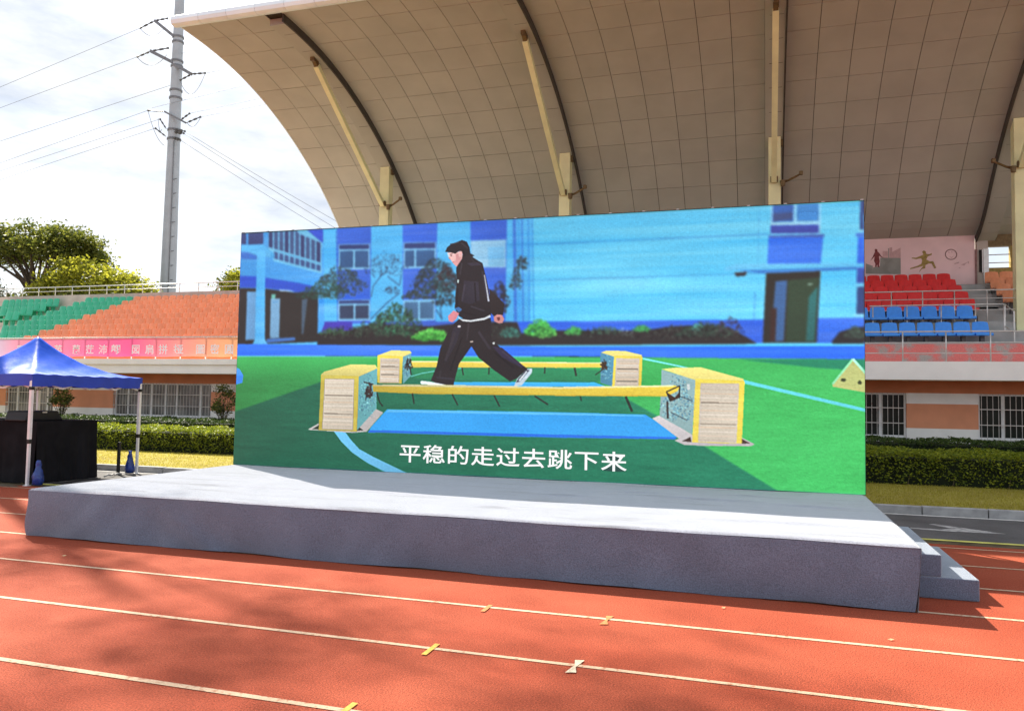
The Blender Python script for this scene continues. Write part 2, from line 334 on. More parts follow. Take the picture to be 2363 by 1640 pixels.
def front(u, v):
    X = SX0 + (SX1 - SX0) * u; z = (SH - .022) * (1 - v)
    y = SY0 - .012 * math.sin(v * 3) * (1 + .6 * math.sin(X * 1.3)) + .018 * v * v * math.sin(X * 2.1 + 1) + .010 * v * math.sin(X * 5.3)
    if u > .97: y += .03 * v * (u - .97) / .03; X -= .05 * v ** 1.6 * (u - .97) / .03
    if u < .02: X += .02 * math.sin(v * 6) * (1 - u / .02); y -= .02 * v * (1 - u / .02)
    y -= .010 * v * math.sin(X * 9.7 + 2 * math.sin(X * 1.7)) * (.4 + .6 * math.sin(X * .8) ** 2) + .012 * math.sin(X * 2.3 + z * 4)
    # diagonal pull folds
    y -= .024 * math.exp(-((X + 7.9 - (z - .1) * 1.2) / .25) ** 2) + .035 * math.exp(-((X + 6.0 + z * 1.3) / .22) ** 2) * v - .01 * math.exp(-((X + 4.8 + z * 1.1) / .3) ** 2)
    return (X, y, max(z, .004 + (.006 * (1 + math.sin(X * 3.1)) if v > .98 else 0)))
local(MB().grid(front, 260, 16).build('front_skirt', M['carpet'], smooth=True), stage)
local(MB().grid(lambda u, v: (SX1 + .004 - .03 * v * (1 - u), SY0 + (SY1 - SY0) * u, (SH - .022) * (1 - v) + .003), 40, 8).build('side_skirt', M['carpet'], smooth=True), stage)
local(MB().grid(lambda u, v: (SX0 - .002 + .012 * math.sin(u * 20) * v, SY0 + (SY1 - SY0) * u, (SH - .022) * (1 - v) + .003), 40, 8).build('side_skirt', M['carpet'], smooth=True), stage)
local(MB().box(SX0 + .08, SX1 - .08, SY0 + .1, SY1, .02, SH - .03).build('platform', M['black']), stage)
steps = thing('stage_steps', 'two grey carpeted steps at the right end of the stage', 'steps', (1.6, 9.35, 0))
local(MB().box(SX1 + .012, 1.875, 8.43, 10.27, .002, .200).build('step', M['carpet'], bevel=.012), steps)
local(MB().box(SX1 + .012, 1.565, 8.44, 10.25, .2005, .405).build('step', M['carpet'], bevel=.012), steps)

# ================================================================== LED screen with its running film picture
PX0, PX1, PZ0, PZ1, PY = -8.683, 1.278, .588, 4.572, 11.776
NBACK, NTURF = 150, 156
PIC = """1 84 188 248 -381 -1214 5817 -772 5857 1999 -242 1983
1 98 208 252 5264 -812 5817 -772 10110 -466 10094 2010 5640 1998 5245 1997
1 58 108 224 1865 -110 2499 -78 2532 1603 1935 1596
1 58 108 224 3063 -96 3676 -64 3681 1616 3115 1609
1 58 108 224 4234 -81 4843 -49 4846 1629 4295 1623
1 70 60 180 1554 1556 2205 1564 2211 1760 1561 1755
1 60 100 205 2586 1569 5634 1606 5639 1956 2597 1945
1 135 205 245 1904 272 2487 287 2500 707 1918 698
1 48 66 120 1920 282 2472 296 2474 377 1923 360
1 52 92 140 1934 388 2183 393 2192 674 1943 671
1 52 92 140 2214 394 2465 399 2473 679 2223 675
1 135 205 245 3089 294 3661 309 3671 727 3101 718
1 48 66 120 3104 304 3646 317 3649 412 3107 395
1 52 92 140 3117 423 3285 425 3292 692 3124 691
1 52 92 140 3314 426 3640 434 3646 699 3321 693
1 135 205 245 1930 1206 2515 1209 2525 1548 1941 1550
1 48 66 120 1946 1216 2500 1218 2501 1275 1947 1269
1 50 66 96 1959 1297 2219 1297 2226 1521 1966 1522
1 50 66 96 2250 1298 2492 1298 2499 1520 2257 1521
1 135 205 245 3110 1230 3664 1232 3672 1562 3119 1564
1 70 110 150 3135 1262 3375 1262 3382 1536 3143 1538
1 70 110 150 3404 1263 3641 1263 3648 1535 3411 1537
1 150 205 240 4250 316 4837 319 4836 756 4268 737
1 120 190 235 4536 432 4812 432 4813 738 4554 729
2 45 95 200 12 1857 43 1934 1561
2 60 125 220 50 4962 -43 5018 1782
2 70 170 245 40 5030 -39 5085 1782
2 55 120 215 20 5086 -36 5141 1783
2 60 150 230 20 5188 -31 5241 1784
2 55 140 220 15 5255 -27 5308 1784
2 66 150 215 13 4879 408 5616 417 8716 411
2 66 150 215 13 4867 975 5624 968 8679 964
2 80 170 230 8 8594 47 8575 822
2 60 120 210 8 8538 1217 8511 1927
1 52 104 226 4969 1605 8660 1614 8660 1947 4975 1932
1 52 112 232 9366 1604 9993 1603 9991 1953 9338 1950
1 56 122 244 8720 441 9441 454 9404 860 8701 837
1 60 90 170 8712 431 9454 445 9446 487 8725 461
1 140 210 250 8744 -564 9421 -515 9405 439 8744 413
1 50 95 170 8776 -561 9062 -541 9050 249 8772 243
1 62 140 215 9099 -538 9384 -518 9379 258 9094 250
1 56 72 165 8744 290 9378 309 9378 426 8744 405
1 60 80 130 8781 117 9041 121 9032 209 8781 236
1 46 44 38 8688 925 9403 948 9347 1946 8642 1943
1 62 102 156 8813 1082 8968 1071 8920 1919 8744 1928
1 50 70 52 8979 1071 9385 1044 9323 1931 8947 1929
1 44 110 110 9249 1312 9367 1160 9323 1921 9211 1921
1 60 40 36 8744 1458 8828 1460 8809 1919 8735 1918
1 170 205 190 9240 1127 9304 1123 9295 1142 9235 1144
1 60 130 210 8282 912 9997 918 9997 947 8660 968
1 112 205 250 8118 863 8281 822 9997 863 9997 917 8262 908 8132 920
1 50 46 52 8253 939 8430 937 8407 992 8282 1000
1 50 70 125 9917 -480 10005 -474 10000 412 9904 407
2 150 225 250 25 9971 26 9968 420
2 150 225 250 20 9895 417 10000 418
1 66 120 220 9851 453 10000 446 9999 498 9859 498
1 50 112 238 9880 506 9999 504 9997 867 9866 862
1 50 82 175 9866 924 9997 924 9996 1138 9859 1134
1 120 210 250 9847 1134 9996 1134 9995 1179 9847 1181
1 48 74 130 9864 1188 9995 1183 9993 1565 9854 1563
1 130 215 250 9827 1557 9993 1555 9993 1590 9818 1587
1 74 166 242 -165 -211 1601 -123 1687 1593 1565 1895 -73 1935
1 52 84 205 1105 -148 1601 -123 1614 232 1152 41
1 58 72 122 -22 -204 92 -198 108 198 -19 197
1 58 72 122 131 -197 441 -181 451 212 148 209
1 120 205 248 530 -177 1105 -148 1598 236 1605 754 674 515 555 308
1 54 66 112 546 -55 629 -51 643 291 559 266
1 66 90 136 652 -50 734 -46 749 323 665 298
1 62 88 140 667 341 750 366 755 491 672 469
1 66 90 136 757 -45 839 -41 854 354 771 329
1 62 88 140 773 373 856 397 860 520 777 497
1 54 66 112 861 -40 943 -36 959 386 876 361
1 62 88 140 878 404 961 429 965 548 882 526
1 66 90 136 965 -35 1047 -31 1063 417 981 392
1 62 88 140 983 435 1065 460 1069 576 987 554
1 66 90 136 1068 -30 1153 61 1167 448 1085 423
1 62 88 140 1087 466 1169 491 1173 604 1091 582
1 54 66 112 1175 70 1257 103 1270 479 1189 454
1 62 88 140 1190 497 1272 521 1276 631 1195 609
1 66 90 136 1279 112 1360 146 1373 509 1292 485
1 62 88 140 1294 528 1375 552 1379 659 1298 637
1 66 90 136 1382 155 1463 188 1476 540 1395 516
1 62 88 140 1396 558 1477 582 1481 686 1400 665
1 54 66 112 1485 197 1566 230 1578 570 1497 546
1 62 88 140 1499 589 1579 613 1583 714 1502 692
1 86 186 250 -19 207 446 212 680 390 677 472 496 426 -14 334
1 60 120 215 -14 325 142 336 342 409 330 474 -9 447
1 46 86 208 -10 744 342 764 1102 888 1453 957 1537 1076 1108 1054 517 969 -2 948
1 46 44 42 -58 954 518 981 1109 1062 1549 1053 1565 1895 -73 1948
1 104 160 210 157 1020 345 1029 361 1853 161 1859
1 120 170 210 635 1151 819 1155 828 1825 643 1831
1 70 90 110 1242 1187 1354 1166 1295 1765 1255 1764
1 170 212 252 794 999 999 1016 1108 1047 809 1031
1 110 190 180 646 1080 729 1081 726 1153 649 1156
1 66 118 196 580 1843 1137 1818 1139 1869 583 1914
1 88 188 252 326 299 495 330 549 1842 597 1926 298 1932 350 1841
1 46 42 42 1561 1755 2132 1713 2587 1603 3574 1659 4398 1591 5037 1610 5107 1782 5636 1744 6131 1749 6738 1754 6984 1756 7387 1699 7821 1683 8188 1727 8435 1868 8567 1957 5640 1967 1567 1953
1 42 42 44 9543 1932 9641 1799 9818 1743 9992 1726 9991 1962 9552 1960
2 44 58 90 13 2535 1534 2828 1265 3047 1111
2 44 58 90 13 2536 1168 2569 985 2739 784
2 44 58 90 13 2590 848 2537 778
2 44 58 90 13 3043 975 3064 816
2 44 58 90 13 3044 997 2816 832
2 44 58 90 13 3787 1550 3758 1372 3873 1197
2 44 58 90 13 3799 1551 3687 1393
3 48 66 74 1951 923 464 233 900 18
3 44 78 68 1642 1055 444 141 520 17
3 70 110 96 1896 828 388 140 120 13
3 50 66 92 2785 648 349 194 420 12
3 44 60 84 2897 1062 124 68 60 15
3 40 52 56 3675 879 381 258 1000 18
3 70 100 104 3648 789 311 157 120 12
3 60 46 50 3843 929 190 200 180 22
3 46 60 60 3391 1141 266 90 200 22
3 42 54 60 3802 1195 190 156 220 20
3 46 96 100 3750 1016 285 200 120 16
3 42 44 52 4736 1237 159 239 240 22
3 48 60 64 5088 703 101 109 90 20
3 50 66 70 5003 961 101 152 90 20
3 44 84 62 2986 1585 417 249 420 26
3 70 150 110 2962 1608 295 180 90 18
3 52 70 58 2490 1716 326 115 160 22
3 56 96 64 1874 1734 285 58 160 20
3 80 190 72 3625 1804 310 85 420 24
3 120 225 100 3625 1771 286 62 120 16
3 72 180 76 5395 1710 219 107 340 24
3 120 220 100 5484 1785 175 77 160 18
3 58 120 110 4927 1770 158 78 130 20
3 70 170 80 5939 1757 133 55 160 20
3 60 150 80 6954 1731 122 45 130 20
3 60 100 80 6406 1751 229 54 120 18
3 48 72 60 7860 1764 385 100 300 22
3 80 170 160 7762 1723 79 60 40 15
3 150 170 190 6697 1774 124 41 20 14
3 62 48 60 8188 1707 152 119 90 18
3 60 80 70 9835 1819 122 76 120 20
3 86 104 84 2082 1759 459 92 90 14
3 28 28 28 2082 1759 459 92 90 16
3 86 104 84 2987 1608 441 226 130 14
3 28 28 28 2987 1608 441 226 130 16
3 86 104 84 4631 1735 408 131 80 14
3 28 28 28 4631 1735 408 131 80 16
3 84 100 88 6280 1792 541 75 90 13
3 28 26 28 6280 1792 541 75 90 16
3 84 100 88 7507 1801 643 101 140 13
3 28 26 28 7507 1801 643 101 140 16
3 84 100 88 7996 1785 383 100 90 13
3 28 26 28 7996 1785 383 100 90 16
3 44 120 44 3626 1838 310 66 130 18
3 40 110 50 5396 1763 219 86 130 18
1 48 116 242 -74 1925 5640 1989 5640 1989 9991 1990 9989 2186 5642 2133 5642 2133 -65 2132
1 66 190 98 -65 2132 5642 2141 5642 2141 9989 2171 9978 4182 5677 4430 48 4754
1 30 140 104 8285 2174 9989 2171 9989 2327 9390 2294
2 110 232 225 14 -65 2137 5642 2145
1 36 132 98 -54 4996 -135 3135 4 3084 1641 2564 2610 2373 3348 2279 5645 2301 6054 2372 6831 2806 7216 3011 7906 3439 8918 4034 9026 4426
1 46 150 100 3276 2324 5645 2322 5645 2322 6350 2329 6352 2505 5648 2491 5648 2512 3354 2491
2 110 210 200 15 3280 2458 3472 2405 3735 2362 4158 2320
1 104 226 238 6967 2152 7530 2272 8380 2461 9985 2839 9985 2884 8380 2512 7530 2292 6968 2181
1 108 190 235 1924 3370 2121 3364 2241 3501 2397 3643 2651 3757 3248 3988 2906 4003 2555 3861 2272 3703 2063 3529
1 56 140 244 -86 2306 58 2353 141 2460 129 2592 -71 2642
1 60 180 246 4011 2540 5648 2527 5648 2527 6257 2522 6447 2582 5649 2592 3930 2613
1 52 164 242 2877 2989 5655 2974 5655 2974 7015 2981 7486 3270 7457 3305 5660 3325 5660 3325 2564 3338 2600 3276
1 36 112 226 2569 3329 5660 3308 5660 3308 7467 3294 7437 3323 5661 3356 5661 3356 2545 3368
1 92 190 250 2902 2997 5655 2984 5655 2984 6975 2990 7015 3005 5656 3016 5656 3016 2854 3034
1 192 186 184 1427 3356 1644 3240 2334 3254 2679 2989 2809 3040 2519 3357 2262 3383
1 48 70 50 1511 3345 1640 3272 1648 3348
1 48 60 44 2340 3263 2463 3336 2337 3349
1 205 198 200 7112 3033 7216 2988 7682 3248 8363 3271 8535 3358 8485 3387 7906 3403 7576 3402 7434 3343 7496 3313
1 70 50 40 7540 3348 7657 3281 7673 3357
1 70 50 40 8359 3286 8475 3349 8344 3357
1 110 170 180 3120 2146 3275 2085 3275 2451 3146 2575
3 140 205 215 3204 2315 66 176 40 12
3 70 120 150 3204 2315 66 176 40 11
1 248 226 92 2678 2123 3120 2146 3112 2573 2684 2567
1 214 202 184 2729 2166 3076 2173 3075 2567 2731 2564
2 226 206 186 14 2739 2181 3067 2187
2 205 190 172 14 2739 2209 3066 2215
2 222 196 170 14 2740 2238 3066 2243
2 232 220 205 14 2740 2266 3066 2271
2 226 206 186 14 2740 2294 3066 2300
2 205 190 172 14 2740 2323 3066 2328
2 222 196 170 14 2740 2351 3066 2356
2 232 220 205 14 2740 2380 3066 2384
2 226 206 186 14 2740 2408 3066 2412
2 205 190 172 14 2740 2436 3066 2441
2 222 196 170 14 2740 2465 3066 2469
2 232 220 205 14 2741 2493 3065 2497
2 226 206 186 14 2741 2521 3065 2525
2 205 190 172 14 2741 2550 3065 2553
2 70 60 50 9 2750 2298 3056 2303
2 70 60 50 9 2750 2429 3056 2433
1 252 238 140 2690 2117 2925 2040 3249 2045 3282 2081 3120 2148
2 246 222 84 16 2678 2123 3120 2146
2 246 222 84 18 3120 2146 3112 2573
1 84 150 180 6342 2082 6546 2136 6521 2577 6343 2526
3 140 205 215 6439 2330 86 179 50 12
3 70 120 150 6439 2330 86 179 50 11
1 248 226 92 6546 2132 6955 2140 6941 2578 6521 2577
1 214 202 184 6577 2161 6919 2166 6910 2575 6561 2575
2 226 206 186 14 6585 2175 6910 2181
2 205 190 172 14 6584 2205 6910 2210
2 222 196 170 14 6583 2235 6909 2239
2 232 220 205 14 6581 2264 6908 2269
2 226 206 186 14 6580 2294 6908 2298
2 205 190 172 14 6579 2323 6907 2327
2 222 196 170 14 6578 2353 6907 2356
2 232 220 205 14 6577 2383 6906 2385
2 226 206 186 14 6576 2412 6905 2414
2 205 190 172 14 6574 2442 6905 2444
2 222 196 170 14 6573 2471 6904 2473
2 232 220 205 14 6572 2501 6903 2502
2 226 206 186 14 6571 2530 6903 2531
2 205 190 172 14 6570 2560 6902 2560
2 70 60 50 9 6588 2318 6899 2322
2 70 60 50 9 6580 2500 6895 2501
1 252 238 140 6347 2078 6430 2049 6710 2054 6959 2115 6947 2144 6552 2140
2 246 222 84 16 6546 2132 6955 2140
2 246 222 84 18 6955 2140 6941 2578
1 250 224 92 3273 2208 5644 2221 5643 2221 6394 2227 6370 2298 5645 2308 5645 2306 3276 2313
1 255 246 180 3273 2208 5644 2221 5643 2221 6394 2227 6390 2240 5644 2238 5644 2238 3274 2228
2 46 56 46 22 4146 2309 4173 2431
2 46 56 46 22 4597 2307 4593 2415
2 46 56 46 22 5492 2302 5487 2397
2 46 56 46 30 5951 2304 5978 2429
3 50 40 36 3238 2269 59 89 60 18
2 45 40 36 20 3256 2291 3279 2429
3 60 44 30 6395 2267 54 70 70 18
2 44 50 40 16 6381 2329 6266 2412
1 104 172 178 2340 2468 2679 2325 2683 2984 2347 3339
3 140 205 215 2513 2779 152 363 160 12
3 70 120 150 2513 2779 152 363 160 11
1 248 226 92 1651 2460 2340 2468 2338 3358 1637 3355
1 214 202 184 1723 2506 2270 2505 2276 3341 1699 3339
2 226 206 186 14 1733 2535 2260 2535
2 205 190 172 14 1731 2595 2261 2595
2 222 196 170 14 1729 2655 2261 2655
2 232 220 205 14 1728 2714 2261 2715
2 226 206 186 14 1726 2774 2262 2775
2 205 190 172 14 1724 2834 2262 2835
2 222 196 170 14 1723 2893 2263 2894
2 232 220 205 14 1721 2953 2263 2954
2 226 206 186 14 1719 3012 2264 3014
2 205 190 172 14 1717 3072 2264 3074
2 222 196 170 14 1716 3131 2265 3133
2 232 220 205 14 1714 3191 2265 3193
2 226 206 186 14 1712 3250 2265 3252
2 205 190 172 14 1711 3309 2266 3312
2 70 60 50 9 1736 2781 2252 2782
2 70 60 50 9 1728 3081 2254 3083
1 252 238 140 1650 2441 1714 2390 2201 2268 2645 2275 2684 2330 2340 2473 1670 2483
2 246 222 84 16 1651 2460 2340 2468
2 246 222 84 18 2340 2468 2338 3358
1 150 184 186 7243 2326 7727 2471 7682 3244 7220 3000
3 140 205 215 7470 2761 213 333 260 12
3 70 120 150 7470 2761 213 333 260 11
1 248 226 92 7723 2463 8391 2484 8353 3357 7681 3359
1 214 202 184 7794 2514 8327 2516 8291 3351 7763 3353
2 226 206 186 14 7800 2544 8318 2546
2 205 190 172 14 7798 2604 8316 2606
2 222 196 170 14 7796 2664 8313 2666
2 232 220 205 14 7794 2724 8310 2725
2 226 206 186 14 7791 2784 8308 2785
2 205 190 172 14 7789 2844 8305 2845
2 222 196 170 14 7787 2904 8303 2905
2 232 220 205 14 7785 2964 8300 2964
2 226 206 186 14 7783 3024 8298 3024
2 205 190 172 14 7780 3083 8295 3083
2 222 196 170 14 7778 3143 8292 3143
2 232 220 205 14 7776 3203 8290 3202
2 226 206 186 14 7774 3263 8287 3262
2 205 190 172 14 7771 3322 8285 3321
2 70 60 50 9 7799 2791 8300 2793
2 70 60 50 9 7788 3093 8287 3093
1 252 238 140 7241 2318 7451 2296 7804 2291 8384 2449 8384 2492 7727 2475
2 246 222 84 16 7723 2463 8391 2484
2 246 222 84 18 8391 2484 8353 3357
2 60 70 80 10 7493 2704 7690 2771
2 60 70 80 10 7375 2937 7613 3051
1 215 225 225 7600 2532 7645 2528 7649 2602 7610 2622
1 44 38 38 4575 1078 4706 1204 4828 1328 4808 1495 4664 1516 4591 1446
1 205 140 138 4656 1523 4712 1486 4792 1495 4828 1556 4802 1617 4746 1627 4666 1592
1 120 60 62 4705 1532 4752 1525 4764 1571 4726 1588
1 236 188 184 3859 490 4023 488 4113 468 4120 570 4084 647 4020 719 3998 698 3957 658 3912 597 3874 549
1 222 160 160 3960 658 4041 567 4107 562 4076 646 4020 719
1 190 225 245 3853 498 3881 499 3900 562 3874 553
1 36 35 38 3819 473 3851 403 3920 351 4019 324 4101 295 4184 326 4232 419 4248 513 4321 554 4256 575 4224 620 4108 604 4119 523 4080 472 4047 477 3998 512 3898 484 3859 482
1 238 180 178 4055 474 4102 473 4116 520 4074 550
1 40 36 39 4015 730 4108 593 4235 520 4305 585 4388 639 4454 675 4475 753 4510 877 4562 1078 4589 1278 4613 1500 4472 1555 4212 1576 4079 1503 4006 1375 4012 1127 4036 941 4016 800
1 48 45 56 4149 944 4395 966 4417 1259 4272 1318 4123 1284
1 56 52 64 4192 666 4388 657 4454 706 4259 715
1 225 142 152 3893 1500 3986 1413 4081 1457 4034 1546 3969 1599 3907 1578
1 62 112 172 3997 1378 4075 1358 4129 1400 4077 1446
1 40 35 37 4080 1546 4608 1538 4629 1752 4623 1873 4786 2011 4994 2177 5219 2323 5047 2477 4938 2517 4681 2351 4420 2155 4299 1979 4096 2255 4050 2424 4008 2603 3798 2593 3624 2520 3719 2287 3775 2008 3934 1676
1 50 44 70 4641 1980 4801 2003 5153 2281 5122 2311 4804 2147
1 52 50 60 3723 2458 4027 2483 4023 2504 3717 2481
1 46 42 52 3984 1684 4131 1640 4055 1901 3865 2256
1 216 222 228 4062 1500 4113 1550 4277 1570 4504 1534 4599 1489 4607 1523 4504 1567 4278 1595 4146 1584 4076 1540
1 190 195 212 4480 861 4496 858 4582 1278 4555 1283
1 200 225 225 4041 925 4066 923 4060 980 4040 972
1 210 205 210 4057 1654 4112 1647 4107 1678 4063 1682
1 220 200 190 4273 1899 4325 1896 4322 1915 4278 1918
1 200 205 205 4643 1919 4685 1913 4679 1947 4650 1950
1 232 242 248 3444 2541 3469 2525 3621 2539 4005 2603 3454 2577
1 196 214 226 5002 2600 5055 2476 5216 2326 5291 2319 5287 2385 5127 2580
1 44 42 66 5040 2536 5071 2476 5201 2341 5248 2348 5095 2521
1 220 232 240 5071 2506 5201 2356 5217 2368 5095 2518
2 60 48 48 10 3899 518 3943 514
1 90 60 62 3907 534 3937 532 3934 548 3911 547
1 200 140 140 3874 558 3895 596 3919 603 3908 575
2 170 90 95 10 3946 645 3980 640
1 210 150 150 3998 519 4048 505 4058 583 4009 613
2 56 52 58 25 4109 663 4080 849
2 58 54 66 30 4166 1006 4123 1269
2 30 27 32 25 4330 980 4356 1289
2 52 49 58 30 4456 798 4529 1200
2 28 26 30 20 4052 1066 4042 1345
2 56 52 60 25 4272 1349 4502 1429
2 30 27 30 20 4143 1439 4373 1504
2 54 48 52 30 4245 1610 4219 1887
2 54 49 56 40 4019 1762 3864 2210
2 30 26 28 30 4136 1840 3950 2363
2 54 48 56 40 4411 1750 4610 2025
2 30 26 30 30 4675 2071 4997 2312
2 60 54 76 30 4802 2056 5090 2266
2 52 48 52 30 3784 2364 3770 2488
2 50 47 52 30 4255 559 4323 670
2 58 56 60 20 3903 358 4052 333
2 54 52 56 20 4085 335 4203 433
2 28 27 30 30 4121 445 4156 556
1 248 218 78 2604 2599 3453 2587 5649 2600 5649 2600 7412 2550 7502 2569 7472 2634 7314 2711 5651 2726 5651 2722 3456 2729 2620 2705
1 255 246 182 2604 2595 3453 2583 5649 2596 5649 2596 7412 2550 7413 2571 5650 2626 5650 2621 3454 2618 2617 2620
1 226 196 60 2620 2690 3456 2712 5651 2705 5651 2710 7314 2693 7314 2713 5651 2731 5651 2726 3457 2734 2620 2710
2 42 52 44 24 2683 2727 2738 2879
2 42 52 44 24 2738 2879 2797 2941
2 42 52 44 24 3311 2727 3345 2895
2 42 52 44 24 3992 2730 4090 2899
2 42 52 44 24 4686 2737 4780 2907
2 42 52 44 24 5334 2735 5549 2863
2 42 60 46 20 6046 2729 6060 2799
2 42 52 44 36 6723 2722 6820 2941
3 58 40 36 2540 2702 65 113 120 20
2 50 44 40 20 2439 2556 2617 2588
2 40 40 40 18 2506 2680 2486 2850
1 70 44 30 7324 2656 7374 2786 7493 2734 7502 2638 7433 2725
2 40 38 36 18 7314 2646 7502 2557
2 40 38 36 18 7502 2557 7499 2734
2 40 38 36 18 7314 2646 7374 2786
2 60 50 50 30 7327 2787 7336 3028
1 192 198 124 9808 2163 9988 2378 9987 2622 9550 2545 9550 2495
2 150 236 180 26 9550 2510 9808 2167
2 170 250 210 32 9808 2167 9988 2385
3 60 70 40 9683 2452 24 13 30 16
3 60 70 40 9892 2488 21 15 30 16"""
def draw_film():
    ss = 2; Wc, Hc = 996 * ss, 399 * ss
    im = np.zeros((Hc, Wc, 3)); rg = np.random.default_rng(3); k = ss / 10.0
    def poly(col, pts, alpha=1):
        P = np.array(pts, float) * k
        x0, x1 = int(max(0, P[:, 0].min())), int(min(Wc, P[:, 0].max() + 2)); y0, y1 = int(max(0, P[:, 1].min())), int(min(Hc, P[:, 1].max() + 2))
        if x1 <= x0 or y1 <= y0: return
        yy, xx = np.mgrid[y0:y1, x0:x1]; yy = yy + .5; xx = xx + .5
        ins = np.zeros(xx.shape, bool); n = len(P)
        for i in range(n):
            (ax, ay), (bx, by) = P[i], P[(i + 1) % n]
            if ay == by: continue
            c = (ay > yy) != (by > yy); ins ^= c & (xx < (bx - ax) * (yy - ay) / (by - ay) + ax)
        s = im[y0:y1, x0:x1]; 
        if alpha == 1 and ins.sum() > 300:
            a_, b_ = rg.uniform(-.09, .09), rg.uniform(-.13, .03)
            g_ = 1 + a_ * ((xx - x0) / (x1 - x0) - .5) + b_ * ((yy - y0) / (y1 - y0) - .5) + rg.normal(0, .012, xx.shape)
            s[ins] = (col * g_[..., None])[ins]
        else: s[ins] = s[ins] * (1 - alpha) + col * alpha
    for iln, ln in enumerate(PIC.strip().split('\n')):
        if iln in (NBACK, NTURF):
            for ax in (0, 1): im = sum(np.roll(im, o, ax) for o in (-3, -2, -1, 0, 1, 2, 3)) / 7
        q = [float(a) for a in ln.split()]; t = int(q[0]); col = np.array(q[1:4]); q = q[4:]
        if t == 1: poly(col, list(zip(q[0::2], q[1::2])))
        elif t == 2:
            wd = q[0]; pts = list(zip(q[1::2], q[2::2]))
            for a, b in zip(pts, pts[1:]):
                d = np.array(b) - np.array(a); d = d / (np.hypot(*d) + 1e-6); nn = np.array([-d[1], d[0]]) * wd / 2
                poly(col, [np.array(a) + nn, np.array(b) + nn, np.array(b) - nn, np.array(a) - nn])
        else:
            c = q[0:2]; r = q[2:4]; n = int(q[4]); s = q[5]
            for _ in range(n):
                a = rg.uniform(0, 6.283); d = rg.uniform(0, 1) ** .5 * (1 + .18 * math.sin(3 * a) + .1 * math.sin(7 * a + 1)); cx, cy = c[0] + r[0] * d * math.cos(a), c[1] + r[1] * d * math.sin(a)
                an = rg.uniform(0, 3.14); e = s * rg.uniform(.5, 1.5); f = e * rg.uniform(.35, .8); ca, sa = math.cos(an), math.sin(an)
                poly(np.clip(col * rg.uniform(.72, 1.3), 0, 255), [(cx + ca * e, cy + sa * e), (cx - sa * f, cy + ca * f), (cx - ca * e, cy - sa * e), (cx + sa * f, cy - ca * f)], .85)
    im = im.reshape(Hc // ss, ss, Wc // ss, ss, 3).mean((1, 3))
    H_, W_ = im.shape[:2]
    def blur(a, n):
        for ax in (0, 1):
            s = np.zeros_like(a)
            for o in range(-n, n + 1): s += np.roll(a, o, ax)
            a = s / (2 * n + 1)
        return a
    b1 = blur(im, 1); im[1:-1, 1:-1] = (im * .45 + b1 * .55)[1:-1, 1:-1]
    # grain and slow streaks as a filmed turf and a panned wall show them
    def noise(sy, sx):
        a = rg.normal(size=(H_ // sy + 3, W_ // sx + 3)); yi = np.linspace(0, a.shape[0] - 1.01, H_); xi = np.linspace(0, a.shape[1] - 1.01, W_)
        y0 = yi.astype(int); x0 = xi.astype(int); fy = (yi - y0)[:, None]; fx = (xi - x0)[None]
        fy = fy * fy * (3 - 2 * fy); fx = fx * fx * (3 - 2 * fx)
        return (a[y0][:, x0] * (1 - fy) + a[y0 + 1][:, x0] * fy) * (1 - fx) + (a[y0][:, x0 + 1] * (1 - fy) + a[y0 + 1][:, x0 + 1] * fy) * fx
    vv = np.linspace(0, 1, H_)[:, None]
    turf = (np.clip((vv - .55) / .1, 0, 1)) * (im[..., 1] > im[..., 2] * 1.15)
    im += (turf * (noise(2, 7) * 2.6 + noise(6, 60) * 3.2 + noise(1, 1) * 2.5))[..., None] * np.array([.6, 1, .75])
    wall = (im[..., 2] > 215) * (vv < .62)
    yy, xx = np.mgrid[0:H_, 0:W_]
    st = noise(14, 160) * 5 + noise(5, 90) * 3.5
    sh = (st + np.roll(st, 60, 1)) * .6
    im += (wall * sh)[..., None] * np.array([1.6, .9, .25])
    im += noise(40, 120)[..., None] * 2.0 + noise(1, 1)[..., None] * 1.2
    im += (((xx % 3 == 0) * (yy % 3 == 0)) * (wall * np.clip((xx - 560) / 200, 0, 1)))[..., None] * -5
    # exposure falls off to the left, and a fine mottling runs over everything filmed
    gx_ = np.linspace(0, 1, W_)[None, :, None]
    im *= 1 + turf[..., None] * (-.26 + .30 * gx_)
    lum = 1 + .010 * noise(3, 3) + .012 * noise(14, 40) + .016 * noise(1, 2)
    im *= lum[..., None]
    im *= np.where(wall[..., None], .93 + .14 * vv[..., None] / .62, 1.0)
    core = im.copy(); sb = blur(core, 2); im[3:-3, 3:-3] += .55 * (core - sb)[3:-3, 3:-3]
    return np.clip(im, 6, 255)
film = draw_film()
screen = thing('led_screen', 'large LED video wall showing a youth walking along a yellow balance beam', 'LED screen', (-3.7, 11.83, .575))
H_, W_ = film.shape[:2]
gx = PX0 + (PX1 - PX0) * (np.arange(W_) / (W_ - 1)); gz = PZ1 - (PZ1 - PZ0) * (np.arange(H_) / (H_ - 1))
m = bpy.data.meshes.new('display'); nv = H_ * W_; m.vertices.add(nv)
co = np.zeros((H_, W_, 3), np.float32); co[..., 0] = gx[None]; co[..., 1] = PY; co[..., 2] = gz[:, None]; m.vertices.foreach_set('co', co.reshape(-1))
ii = (np.arange(H_ - 1)[:, None] * W_ + np.arange(W_ - 1)[None]).reshape(-1); fc = np.stack([ii, ii + W_, ii + W_ + 1, ii + 1], 1).astype(np.int32); nf = len(fc)
m.loops.add(nf * 4); m.polygons.add(nf); m.loops.foreach_set('vertex_index', fc.reshape(-1))
m.polygons.foreach_set('loop_start', np.arange(0, nf * 4, 4, dtype=np.int32)); m.polygons.foreach_set('loop_total', np.full(nf, 4, np.int32)); m.update(calc_edges=True)
